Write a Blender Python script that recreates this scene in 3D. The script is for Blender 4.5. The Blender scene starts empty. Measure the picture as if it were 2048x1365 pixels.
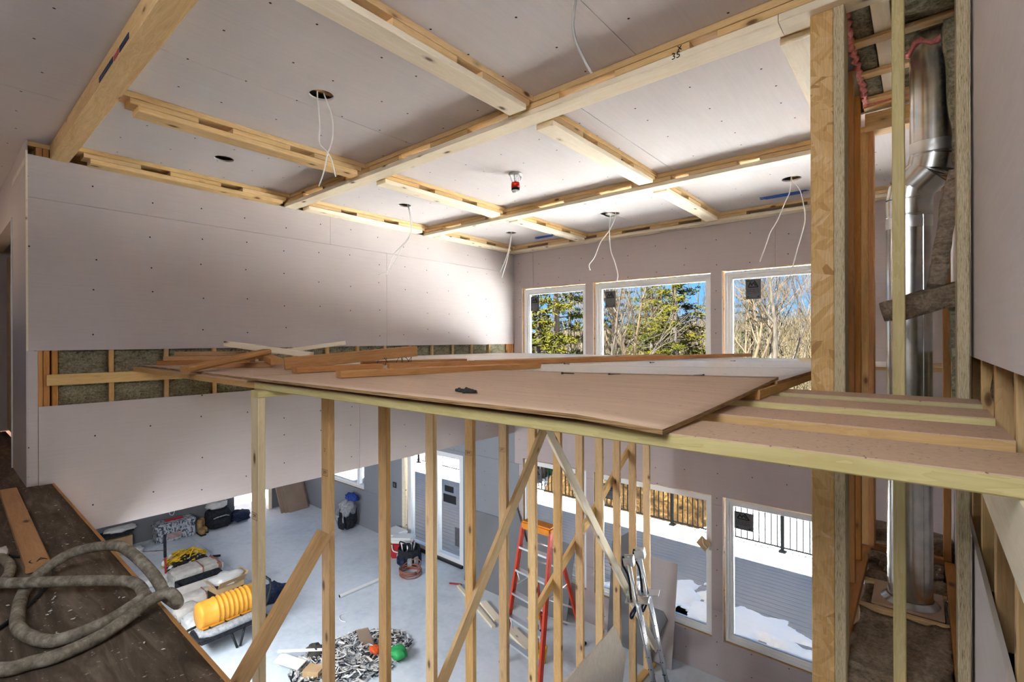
import bpy, bmesh, math, random
from mathutils import Vector, Matrix, Euler
PI = math.pi
SC = bpy.context.scene
COL = SC.collection
# The building is written with heights relative to the photographer's eye and lifted by EYE at the end,
# so that the lower concrete floor ends up at z = 0.
EYE = 4.34

# ---------------------------------------------------------------- camera
cam = bpy.data.cameras.new('camera')
cam.sensor_width = 36.0
cam.lens = 980.58 / 2048 * 36.0
cam.shift_y = -0.00156
cam.clip_start = 0.02
cam.clip_end = 600
camo = bpy.data.objects.new('camera', cam)
COL.objects.link(camo)
camo.matrix_world = (Matrix.Translation((0, 0, 0)) @ Matrix.Rotation(0.6973, 4, 'Z') @
                     Matrix.Rotation(PI / 2, 4, 'X') @ Matrix.Rotation(-0.0031, 4, 'Z'))
SC.camera = camo

# ---------------------------------------------------------------- sky, sun, exposure
SUN_S, SKY_S = 108.0, 1.15
w = bpy.data.worlds.new('sky')
SC.world = w
w.use_nodes = True
wn, wl = w.node_tree.nodes, w.node_tree.links
wn.clear()
tc = wn.new('ShaderNodeTexCoord'); sx = wn.new('ShaderNodeSeparateXYZ'); rp = wn.new('ShaderNodeValToRGB')
bg = wn.new('ShaderNodeBackground'); wo = wn.new('ShaderNodeOutputWorld')
wl.new(tc.outputs['Generated'], sx.inputs[0]); wl.new(sx.outputs['Z'], rp.inputs[0])
wl.new(rp.outputs[0], bg.inputs[0]); wl.new(bg.outputs[0], wo.inputs[0])
rp.color_ramp.elements[0].position = 0.0; rp.color_ramp.elements[0].color = (0.15, 0.40, 0.76, 1)
rp.color_ramp.elements[1].position = 0.7; rp.color_ramp.elements[1].color = (0.15, 0.29, 0.54, 1)
bg.inputs[1].default_value = SKY_S
sun = bpy.data.lights.new('sun', 'SUN')
sun.energy = SUN_S; sun.angle = math.radians(0.6); sun.color = (1.0, 0.98, 0.95)
suno = bpy.data.objects.new('sun', sun); COL.objects.link(suno)
sdir = Vector((0.34, 0.94, -1.85))
suno.rotation_euler = sdir.to_track_quat('-Z', 'Y').to_euler()
suno.location = (-6, -20, 40)
# added fill light, assumed behind the camera, to brighten the near surfaces
lamp = bpy.data.lights.new('front_fill_light', 'AREA'); lamp.energy = 36.0; lamp.shape = 'RECTANGLE'; lamp.size = 1.1; lamp.size_y = 0.8; lamp.color = (0.95, 0.98, 1.0)
fillo1 = bpy.data.objects.new('front_fill_light', lamp); COL.objects.link(fillo1); fillo1.location = (-0.45, -1.0, 1.05)
fillo1.rotation_euler = Vector((-0.42, 0.85, -0.30)).to_track_quat('-Z', 'Y').to_euler()
# added fill light, unseen under the landing edge, to brighten the lower floor
fill2 = bpy.data.lights.new('fill_light', 'AREA'); fill2.energy = 135.0; fill2.shape = 'RECTANGLE'; fill2.size = 3.0; fill2.size_y = 0.5; fill2.color = (0.88, 0.94, 1.0)
fillo2 = bpy.data.objects.new('fill_light', fill2); COL.objects.link(fillo2); fillo2.location = (-6.0, 0.72, -2.10)
fillo2.rotation_euler = Vector((0.05, 0.82, -0.57)).to_track_quat('-Z', 'Y').to_euler()
SC.view_settings.view_transform = 'Standard'
SC.view_settings.look = 'None'
SC.view_settings.gamma = 1.0
SC.view_settings.use_curve_mapping = False
SC.view_settings.exposure = 0.62
SC.cycles.use_denoising = True
SC.cycles.max_bounces = 10
SC.cycles.diffuse_bounces = 6
SC.cycles.transparent_max_bounces = 16
SC.cycles.sample_clamp_indirect = 0.0
SC.cycles.caustics_reflective = False
SC.cycles.caustics_refractive = False

# ---------------------------------------------------------------- node helpers and materials
MATS = {}
class NT:
    def __init__(self, name, rough=0.8):
        m = bpy.data.materials.new(name); m.use_nodes = True
        self.m = m; self.t = m.node_tree; self.n = self.t.nodes
        self.b = self.n['Principled BSDF']; self.b.inputs['Roughness'].default_value = rough
        self.b.inputs['Specular IOR Level'].default_value = 0.3
        MATS[name] = m
    def add(self, typ, **kw):
        nd = self.n.new('ShaderNode' + typ)
        for k, v in kw.items():
            if k[0] == '_': setattr(nd, k[1:], v)
        return nd
    def link(self, a, b): self.t.links.new(a, b)
    def put(self, sock, v):
        if isinstance(v, bpy.types.NodeSocket): self.link(v, sock)
        else: sock.default_value = v
    def math(self, op, a, b=0.0, c=0.0):
        nd = self.n.new('ShaderNodeMath'); nd.operation = op
        self.put(nd.inputs[0], a); self.put(nd.inputs[1], b); self.put(nd.inputs[2], c)
        return nd.outputs[0]
    def coord(self, which='Object'):
        return self.n.new('ShaderNodeTexCoord').outputs[which]
    def scale(self, v, s, off=None, rot=None):
        nd = self.n.new('ShaderNodeMapping'); self.link(v, nd.inputs[0]); nd.inputs['Scale'].default_value = s
        if rot: nd.inputs['Rotation'].default_value = rot
        if off is not None: self.put(nd.inputs['Location'], off)
        return nd.outputs[0]
    def noise(self, v, sc=5.0, det=3.0, rough=0.5, w=None, dist=0.0):
        nd = self.n.new('ShaderNodeTexNoise'); self.link(v, nd.inputs['Vector'])
        if w is not None: nd.noise_dimensions = '4D'; self.put(nd.inputs['W'], w)
        nd.inputs['Scale'].default_value = sc; nd.inputs['Detail'].default_value = det
        nd.inputs['Roughness'].default_value = rough; nd.inputs['Distortion'].default_value = dist
        return nd.outputs['Fac']
    def voro(self, v, sc=5.0, feat='F1', rnd=1.0):
        nd = self.n.new('ShaderNodeTexVoronoi'); nd.feature = feat; self.link(v, nd.inputs['Vector'])
        nd.inputs['Scale'].default_value = sc; nd.inputs['Randomness'].default_value = rnd
        return nd
    def ramp(self, f, stops, interp='LINEAR'):
        nd = self.n.new('ShaderNodeValToRGB'); self.link(f, nd.inputs[0]); cr = nd.color_ramp; cr.interpolation = interp
        while len(cr.elements) < len(stops): cr.elements.new(0.5)
        for e, (p, c) in zip(cr.elements, stops):
            e.position = p; e.color = (c, c, c, 1) if isinstance(c, (int, float)) else (*c, 1)
        return nd.outputs[0]
    def mix(self, f, a, b, mode='MIX'):
        nd = self.n.new('ShaderNodeMix'); nd.data_type = 'RGBA'; nd.blend_type = mode
        self.put(nd.inputs[0], f)
        for i, v in ((6, a), (7, b)):
            if isinstance(v, tuple): v = (*v, 1) if len(v) == 3 else v
            self.put(nd.inputs[i], v)
        return nd.outputs[2]
    def rnd(self): return self.n.new('ShaderNodeObjectInfo').outputs['Random']
    def color(self, v): self.put(self.b.inputs['Base Color'], (*v, 1) if isinstance(v, tuple) else v); return self
    def rough(self, v): self.put(self.b.inputs['Roughness'], v); return self
    def bump(self, h, strength=0.3, dist=0.01):
        nd = self.n.new('ShaderNodeBump'); self.link(h, nd.inputs['Height'])
        nd.inputs['Strength'].default_value = strength; nd.inputs['Distance'].default_value = dist
        self.link(nd.outputs[0], self.b.inputs['Normal']); return self

def plain(name, c, rough=0.6, metal=0.0, var=0.0, sc=8.0):
    t = NT(name, rough)
    if var:
        f = t.noise(t.coord(), sc, 4)
        t.color(t.ramp(f, [(0.3, tuple(x * (1 - var) for x in c)), (0.7, tuple(min(1, x * (1 + var)) for x in c))]))
    else: t.color(c)
    t.b.inputs['Metallic'].default_value = metal
    return t.m

def wood(name, light, dark, knots=0.62, dust=None, rough=0.7, grain=1.0):
    t = NT(name, rough)
    r = t.rnd(); co = t.coord()
    w_ = t.math('MULTIPLY', r, 37.0)
    g = t.noise(t.scale(co, (0.9, 9, 9)), 2.2, 4, 0.55, w=w_, dist=0.6)
    f = t.noise(t.scale(co, (2.0, 110, 110)), 1.0, 2, 0.6, w=w_)
    rings = t.math('FRACT', t.math('MULTIPLY', g, 9.0))
    v = t.math('ADD', t.math('MULTIPLY', g, 0.55), t.math('MULTIPLY', rings, 0.17 * grain))
    v = t.math('ADD', v, t.math('MULTIPLY', f, 0.22))
    c = t.ramp(v, [(0.22, dark), (0.45, tuple((a + b) / 2 for a, b in zip(light, dark))), (0.68, light)])
    # knots: sparse cells, longer along the grain
    off = t.n.new('ShaderNodeCombineXYZ'); t.link(w_, off.inputs[0]); t.link(t.math('MULTIPLY', r, 11.0), off.inputs[1])
    kv = t.voro(t.scale(co, (4.2, 9.5, 9.5), off=off.outputs[0]), 1.0)
    kd = t.math('ADD', kv.outputs['Distance'], t.math('MULTIPLY', f, 0.03))
    sep = t.n.new('ShaderNodeSeparateColor'); t.link(kv.outputs['Color'], sep.inputs[0])
    on = t.math('LESS_THAN', sep.outputs[0], knots)
    kin = t.ramp(kd, [(0.07, 1.0), (0.13, 0.8), (0.16, 0.3), (0.26, 0.0)])
    c = t.mix(t.math('MULTIPLY', kin, on), c, (0.13, 0.055, 0.022))
    hv = t.n.new('ShaderNodeHueSaturation'); t.link(c, hv.inputs['Color'])
    t.link(t.math('ADD', 0.88, t.math('MULTIPLY', r, 0.24)), hv.inputs['Value'])
    t.link(t.math('ADD', 0.92, t.math('MULTIPLY', t.math('FRACT', t.math('MULTIPLY', r, 7.3)), 0.16)), hv.inputs['Saturation'])
    c = hv.outputs[0]
    if dust:
        ge = t.n.new('ShaderNodeNewGeometry'); s = t.n.new('ShaderNodeSeparateXYZ'); t.link(ge.outputs['True Normal'], s.inputs[0])
        dn = t.noise(co, 60, 3)
        up = t.math('GREATER_THAN', s.outputs['Z'], 0.6)
        spk = t.ramp(t.noise(co, 95, 1), [(0.70, 0.0), (0.74, 1.0)])
        dc = t.mix(spk, t.ramp(dn, [(0.3, tuple(x * 0.85 for x in dust)), (0.7, dust)]), (0.12, 0.07, 0.04))
        c = t.mix(t.math('MULTIPLY', up, 0.85), c, dc)
    t.color(c).bump(f, 0.12, 0.002)
    return t.m

def drywall(name, base, ax, off=(0, 0), tint=0.06, dots=True):
    """paper-faced board: faint roller streaks and dark screw heads on a 0.406 x 0.30 grid"""
    t = NT(name, 0.85); co = t.coord()
    st = t.noise(t.scale(co, (2, 2, 40) if ax[1] == 2 else (40, 2, 2)), 1.5, 3)
    bl = t.noise(co, 1.1, 4, 0.6)
    fib = t.noise(t.scale(co, (3, 3, 160) if ax[1] == 2 else (160, 3, 3)), 1.0, 2)
    v = t.math('ADD', t.math('MULTIPLY', st, 0.35), t.math('ADD', t.math('MULTIPLY', bl, 0.45), t.math('MULTIPLY', fib, 0.2)))
    c = t.ramp(v, [(0.3, tuple(x * (1 - tint) for x in base)), (0.7, tuple(x * (1 + tint) for x in base))])
    if dots:
        s = t.n.new('ShaderNodeSeparateXYZ'); t.link(co, s.inputs[0])
        u = t.math('DIVIDE', t.math('ADD', s.outputs[ax[0]], 40.6 + off[0]), 0.406)
        v2 = t.math('DIVIDE', t.math('ADD', s.outputs[ax[1]], 30.0 + off[1]), 0.30)
        cell = t.n.new('ShaderNodeCombineXYZ'); t.link(t.math('FLOOR', u), cell.inputs[0]); t.link(t.math('FLOOR', v2), cell.inputs[1])
        wnz = t.n.new('ShaderNodeTexWhiteNoise'); t.link(cell.outputs[0], wnz.inputs[0])
        sc = t.n.new('ShaderNodeSeparateColor'); t.link(wnz.outputs['Color'], sc.inputs[0])
        du = t.math('MULTIPLY', t.math('SUBTRACT', t.math('FRACT', u), t.math('ADD', 0.46, t.math('MULTIPLY', sc.outputs[0], 0.08))), 0.406)
        dv = t.math('MULTIPLY', t.math('SUBTRACT', t.math('FRACT', v2), t.math('ADD', 0.3, t.math('MULTIPLY', sc.outputs[1], 0.4))), 0.30)
        d = t.math('SQRT', t.math('ADD', t.math('MULTIPLY', du, du), t.math('MULTIPLY', dv, dv)))
        dot = t.math('MULTIPLY', t.math('LESS_THAN', d, 0.0065), t.math('GREATER_THAN', sc.outputs[2], 0.12))
        c = t.mix(dot, c, (0.035, 0.03, 0.03))
    t.color(c)
    return t.m

pine = wood('pine', (0.70, 0.47, 0.22), (0.46, 0.26, 0.10))
pine_pale = wood('pine_pale', (0.90, 0.83, 0.68), (0.78, 0.66, 0.47), 0.45)
pine_orange = wood('pine_orange', (0.62, 0.31, 0.11), (0.42, 0.18, 0.055))
pine_beam = wood('pine_beam', (0.80, 0.58, 0.30), (0.58, 0.36, 0.15))
plank_w = wood('plank_wood', (0.66, 0.58, 0.30), (0.45, 0.36, 0.15), 0.25, dust=(0.56, 0.38, 0.28))
plank_o = wood('plank_wood_orange', (0.62, 0.40, 0.18), (0.42, 0.24, 0.09), 0.25, dust=(0.56, 0.38, 0.28))
lumber_o = wood('old_lumber', (0.52, 0.26, 0.10), (0.34, 0.14, 0.045), 0.35)
lumber_b = wood('brown_lumber', (0.56, 0.32, 0.15), (0.38, 0.19, 0.08), 0.35)
DW = (0.50, 0.45, 0.445)
dw_left = drywall('drywall_left', DW, (1, 2), (0.1, 0.05))
dw_back = drywall('drywall_back', (0.47, 0.41, 0.41), (0, 2), (0.2, 0.1))
dw_ceil = drywall('drywall_ceiling', (0.64, 0.60, 0.60), (0, 1), (0.1, 0.05))
dw_right = drywall('drywall_right', (0.62, 0.575, 0.565), (1, 2), (0.1, 0.05), dots=False)
dw_low = drywall('drywall_lower', (0.47, 0.43, 0.435), (1, 2), dots=False)
dw_edge = plain('gypsum_core', (0.62, 0.58, 0.54), 0.9, var=0.08)
# plywood
def ply(name, c, speck=0.0, dark=0.7):
    t = NT(name, 0.75); co = t.coord()
    g = t.noise(t.scale(co, (1.2, 14, 6)), 1.6, 5, 0.6, dist=0.8)
    f = t.noise(t.scale(co, (5, 90, 30)), 1.0, 2)
    v = t.math('ADD', t.math('MULTIPLY', g, 0.75), t.math('MULTIPLY', f, 0.25))
    cc = t.ramp(v, [(0.25, tuple(x * dark for x in c)), (0.5, c), (0.75, tuple(min(1, x * 1.12) for x in c))])
    if speck:
        sp = t.ramp(t.noise(co, 42, 2), [(0.66, 0.0), (0.70, 1.0)])
        ar = t.ramp(t.noise(co, 1.4, 2), [(0.42, 0.0), (0.58, 1.0)])
        cc = t.mix(t.math('MULTIPLY', t.math('MULTIPLY', sp, ar), speck), cc, (0.06, 0.04, 0.03))
    t.color(cc).bump(f, 0.1, 0.002)
    return t.m
ply_top = ply('plywood', (0.56, 0.40, 0.29), 0.25, 0.8)
ply_lit = ply('plywood_lit', (0.70, 0.64, 0.59), 0.9, 0.9)  # paler plywood copy: glancing window light put into the colour
ply_lit.node_tree.nodes['Principled BSDF'].inputs['Roughness'].default_value = 0.42
tan_ply = ply('plywood_tan', (0.62, 0.46, 0.24), 0.1, 0.85)
ply_face = ply('plywood_clean', (0.72, 0.62, 0.50), 0.0, 0.85)
t = NT('plywood_edge', 0.9); co = t.coord()
t.color(t.ramp(t.noise(t.scale(co, (9, 9, 420)), 1.0, 2), [(0.35, (0.16, 0.085, 0.035)), (0.6, (0.42, 0.27, 0.13))])); ply_edge = t.m
# landing floor: dirty dark plywood with plaster specks
t = NT('landing_plywood', 0.8); co = t.coord()
g = t.noise(t.scale(co, (1.5, 9, 1)), 1.4, 6, 0.65, dist=0.8); b2 = t.noise(co, 0.9, 4)
c = t.ramp(t.math('ADD', t.math('MULTIPLY', g, 0.7), t.math('MULTIPLY', b2, 0.3)), [(0.33, (0.035, 0.025, 0.018)), (0.5, (0.11, 0.083, 0.06)), (0.68, (0.26, 0.21, 0.165))])
sp = t.ramp(t.noise(co, 55, 3), [(0.67, 0.0), (0.71, 1.0)])
t.color(t.mix(t.math('MULTIPLY', sp, 0.55), c, (0.6, 0.58, 0.52))).bump(g, 0.4, 0.01); landing_m = t.m
# concrete
t = NT('concrete', 0.55); co = t.coord()
a = t.noise(co, 0.7, 6, 0.65, dist=0.5); b2 = t.noise(co, 9, 4, 0.6)
c = t.ramp(t.math('ADD', t.math('MULTIPLY', a, 0.7), t.math('MULTIPLY', b2, 0.3)), [(0.36, (0.52, 0.58, 0.64)), (0.5, (0.64, 0.70, 0.76)), (0.66, (0.74, 0.78, 0.83))])
st = t.ramp(t.noise(co, 2.3, 5, 0.7), [(0.62, 0.0), (0.75, 0.45)])
t.color(t.mix(st, c, (0.33, 0.37, 0.40))).bump(b2, 0.1, 0.005); concrete = t.m
# strand board: long flakes lying in two directions
def strand(name, pal, sx_=4.5):
    t = NT(name, 0.7); co = t.coord(); r = t.rnd()
    wz = t.n.new('ShaderNodeCombineXYZ'); t.link(t.math('MULTIPLY', r, 9.0), wz.inputs[0])
    cols = []
    for rot in ((0, 0, 0.45), (0, 0, -0.75), (0, 0, 1.3)):
        v = t.voro(t.scale(t.scale(co, (1, 1, 1), rot=rot), (sx_ * 1.5, sx_ * 7.5, sx_ * 7.5), off=wz.outputs[0]), 1.0)
        cols.append(v)
    sel = cols[2].outputs['Color']; s = t.n.new('ShaderNodeSeparateColor'); t.link(sel, s.inputs[0])
    c1 = t.n.new('ShaderNodeSeparateColor'); t.link(cols[0].outputs['Color'], c1.inputs[0])
    c2 = t.n.new('ShaderNodeSeparateColor'); t.link(cols[1].outputs['Color'], c2.inputs[0])
    m = t.mix(t.math('GREATER_THAN', s.outputs[0], 0.5), t.ramp(c1.outputs[0], pal), t.ramp(c2.outputs[1], pal))
    fi = t.noise(t.scale(co, (14, 160, 160)), 1.0, 3)
    t.color(t.mix(0.35, m, t.ramp(fi, [(0.3, (0.2, 0.12, 0.05)), (0.7, (0.85, 0.68, 0.4))]), 'MULTIPLY')).bump(c1.outputs[0], 0.12, 0.003)
    return t.m
osb = strand('strand_board', [(0.0, (0.46, 0.26, 0.09)), (0.06, (0.64, 0.42, 0.17)), (0.5, (0.72, 0.49, 0.22)), (0.9, (0.78, 0.56, 0.29)), (1.0, (0.82, 0.64, 0.38))])
t = NT('strand_edge', 0.85); co = t.coord()
v = t.math('ADD', t.math('MULTIPLY', t.noise(t.scale(co, (26, 400, 400)), 1.0, 3, 0.7), 0.8), t.math('MULTIPLY', t.noise(t.scale(co, (1, 30, 30)), 1.0, 2), 0.2))
t.color(t.ramp(v, [(0.33, (0.13, 0.09, 0.05)), (0.44, (0.44, 0.36, 0.22)), (0.6, (0.62, 0.55, 0.39))])); lsl_edge = t.m
# mineral wool
t = NT('mineral_wool', 1.0); co = t.coord()
a = t.noise(t.scale(co, (6, 6, 16)), 2.0, 6, 0.75, dist=1.0); b2 = t.noise(co, 70, 3, 0.7)
v = t.math('ADD', t.math('MULTIPLY', a, 0.6), t.math('MULTIPLY', b2, 0.4))
t.color(t.ramp(v, [(0.34, (0.055, 0.05, 0.03)), (0.47, (0.20, 0.18, 0.115)), (0.62, (0.40, 0.36, 0.25))])).bump(v, 0.9, 0.02); wool = t.m
t = NT('mineral_wool_brown', 1.0); co = t.coord()
a = t.noise(t.scale(co, (7, 3, 20)), 1.6, 6, 0.7, dist=0.8); b2 = t.noise(co, 60, 3, 0.7)
v = t.math('ADD', t.math('MULTIPLY', a, 0.6), t.math('MULTIPLY', b2, 0.4))
t.color(t.ramp(v, [(0.34, (0.10, 0.07, 0.045)), (0.5, (0.27, 0.205, 0.145)), (0.64, (0.42, 0.34, 0.26))])).bump(v, 0.8, 0.02); wool_b = t.m
galv = NT('galvanised_steel', 0.24); galv.b.inputs['Metallic'].default_value = 1.0
gco = galv.coord(); galv.color(galv.ramp(galv.noise(gco, 14, 3), [(0.35, (0.62, 0.64, 0.64)), (0.65, (0.80, 0.81, 0.80))]))
galv.rough(galv.math('ADD', 0.16, galv.math('MULTIPLY', galv.noise(gco, 5, 2), 0.16))); galv = galv.m
alu = plain('aluminium', (0.78, 0.79, 0.80), 0.35, 1.0)
white_vinyl = plain('white_vinyl', (0.80, 0.81, 0.82), 0.4)
white_plastic = plain('white_plastic', (0.80, 0.80, 0.78), 0.4)
black_metal = plain('black_metal', (0.018, 0.02, 0.022), 0.45)
rail_black = plain('black_railing', (0.0012, 0.0013, 0.0015), 0.8)
dw_grey = drywall('drywall_grey', (0.27, 0.285, 0.31), (0, 2), (0.2, 0.1))
grey_board = plain('grey_board', (0.20, 0.205, 0.215), 0.85, var=0.06, sc=3)
black_fabric = plain('black_fabric', (0.022, 0.024, 0.03), 0.9, var=0.5, sc=20)
dark_film = plain('grey_film', (0.11, 0.11, 0.12), 0.5, var=0.15, sc=30)
ink = plain('black_ink', (0.008, 0.008, 0.009), 0.6)
lightink = plain('grey_ink', (0.16, 0.155, 0.16), 0.6)
blue_tape = plain('blue_tape', (0.03, 0.12, 0.55), 0.6, var=0.15, sc=40)
pink_foam = plain('pink_foam', (0.72, 0.24, 0.22), 0.7, var=0.2, sc=60)
red_plastic = plain('red_plastic', (0.42, 0.025, 0.03), 0.4)
ladder_red = plain('ladder_red', (0.55, 0.045, 0.015), 0.45, var=0.12)
ladder_orange = plain('ladder_orange', (0.75, 0.26, 0.015), 0.5, var=0.15)
yellow_plastic = plain('yellow_plastic', (0.72, 0.32, 0.035), 0.45, var=0.1)
yellow_paint = plain('yellow_paint', (0.78, 0.50, 0.03), 0.5)
cardboard = plain('cardboard', (0.48, 0.32, 0.17), 0.85, var=0.1)
cable_white = plain('white_cable', (0.82, 0.82, 0.80), 0.5)
cable_grey = plain('grey_cable', (0.42, 0.42, 0.40), 0.5)
paper_w = plain('white_paper', (0.68, 0.67, 0.64), 0.8, var=0.15, sc=12)
bag_dusty = plain('dusty_paper', (0.52, 0.49, 0.44), 0.85, var=0.25, sc=9)
blue_cloth = plain('blue_cloth', (0.03, 0.07, 0.32), 0.85, var=0.5, sc=25)
navy_cloth = plain('navy_cloth', (0.02, 0.03, 0.07), 0.8, var=0.6, sc=25)
grey_cloth = plain('grey_cloth', (0.36, 0.37, 0.38), 0.9, var=0.3, sc=25)
mdf = plain('brown_board', (0.30, 0.22, 0.165), 0.8, var=0.12, sc=3)
boot_m = plain('tan_leather', (0.38, 0.23, 0.10), 0.7, var=0.3, sc=20)
hose_m = NT('dusty_hose', 0.75); hco = hose_m.coord()
hose_m.color(hose_m.ramp(hose_m.noise(hco, 22, 5, 0.7), [(0.3, (0.10, 0.085, 0.065)), (0.5, (0.24, 0.21, 0.165)), (0.68, (0.42, 0.39, 0.33))])).bump(hose_m.noise(hco, 70, 3), 0.3, 0.004); hose_m = hose_m.m
red_hose = plain('red_hose', (0.33, 0.12, 0.085), 0.5)
spatter = NT('spattered_plastic', 0.6); co = spatter.coord()
spatter.color(spatter.ramp(spatter.noise(spatter.scale(co, (9, 9, 5)), 2.5, 5, 0.7), [(0.44, (0.05, 0.065, 0.09)), (0.52, (0.55, 0.57, 0.6))])); spatter = spatter.m
# outdoors
snow = NT('snow', 0.7); co = snow.coord()
snow.color((0.88, 0.89, 0.91)).bump(snow.noise(co, 9, 4), 0.4, 0.03); snow = snow.m
t = NT('snowy_ground', 0.85); co = t.coord()
sy_ = t.n.new('ShaderNodeSeparateXYZ'); t.link(co, sy_.inputs[0])
far_ = t.math('GREATER_THAN', t.math('ADD', sy_.outputs['Y'], t.math('MULTIPLY', t.noise(co, 0.35, 4), 8.0)), 36.0)
p = t.math('MAXIMUM', t.ramp(t.noise(t.scale(co, (1, 2.2, 1)), 0.9, 6, 0.7), [(0.60, 0.0), (0.66, 1.0)]), far_)
t.color(t.mix(p, (0.86, 0.87, 0.88), t.ramp(t.noise(co, 6, 4), [(0.3, (0.014, 0.011, 0.007)), (0.7, (0.04, 0.031, 0.02))]))); ground_m = t.m
t = NT('deck_board', 0.65); co = t.coord()
t.color(t.ramp(t.noise(t.scale(co, (1, 30, 30)), 2.0, 4), [(0.3, (0.26, 0.265, 0.27)), (0.7, (0.38, 0.385, 0.39))])); deck_m = t.m
t = NT('soil_mound', 0.95); co = t.coord()
a = t.noise(co, 4.5, 6, 0.75, dist=0.8)
t.color(t.ramp(a, [(0.36, (0.0031, 0.0021, 0.0013)), (0.5, (0.0205, 0.0104, 0.0031)), (0.66, (0.0439, 0.0257, 0.0091))])).bump(a, 1.0, 0.15); soil = t.m
def barkm(name, a, b):
    t = NT(name, 0.9); co = t.coord()
    t.color(t.ramp(t.noise(t.scale(co, (5, 5, 1.2)), 2.0, 5, 0.7), [(0.3, a), (0.7, b)])); return t.m
bark_grey = barkm('grey_bark', (0.0127, 0.0101, 0.0085), (0.0414, 0.0347, 0.0272))
bark_tan = barkm('tan_bark', (0.0172, 0.0126, 0.0083), (0.0512, 0.0367, 0.0229))
def leafm(name, a, b):
    t = NT(name, 0.7); t.color(t.ramp(t.noise(t.coord(), 0.9, 3), [(0.35, a), (0.65, b)])); return t.m
needle_y = leafm('pine_needles_yellow', (0.0075, 0.0096, 0.0010), (0.0257, 0.0218, 0.0016))
needle_d = leafm('pine_needles_dark', (0.0031, 0.0057, 0.0021), (0.0091, 0.0114, 0.0031))
brush_m = leafm('dry_brush', (0.0150, 0.0114, 0.0064), (0.0426, 0.0328, 0.0191))
for m_ in (rail_black, bark_grey, bark_tan, needle_y, needle_d, brush_m, soil, ground_m, snow):
    m_.node_tree.nodes['Principled BSDF'].inputs['Specular IOR Level'].default_value = 0.02
# clear glass: mostly transmitting sheet with a weak mirror
t = NT('window_glass', 0.0); t.n.remove(t.b)
tr = t.add('BsdfTransparent'); gl = t.add('BsdfGlossy'); mx = t.add('MixShader'); lw = t.add('LayerWeight')
tr.inputs[0].default_value = (0.95, 0.97, 0.96, 1); gl.inputs['Roughness'].default_value = 0.0
lw.inputs[0].default_value = 0.12
t.link(t.math('MULTIPLY', lw.outputs['Fresnel'], 0.6), mx.inputs[0]); t.link(tr.outputs[0], mx.inputs[1]); t.link(gl.outputs[0], mx.inputs[2])
t.link(mx.outputs[0], t.n['Material Output'].inputs[0]); glass = t.m
t = NT('clear_film', 0.2); t.n.remove(t.b)
tr = t.add('BsdfTransparent'); gl = t.add('BsdfPrincipled'); mx = t.add('MixShader')
gl.inputs['Base Color'].default_value = (0.8, 0.8, 0.78, 1); gl.inputs['Roughness'].default_value = 0.25; mx.inputs[0].default_value = 0.55
t.link(tr.outputs[0], mx.inputs[1]); t.link(gl.outputs[0], mx.inputs[2]); t.link(mx.outputs[0], t.n['Material Output'].inputs[0]); film = t.m

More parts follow.
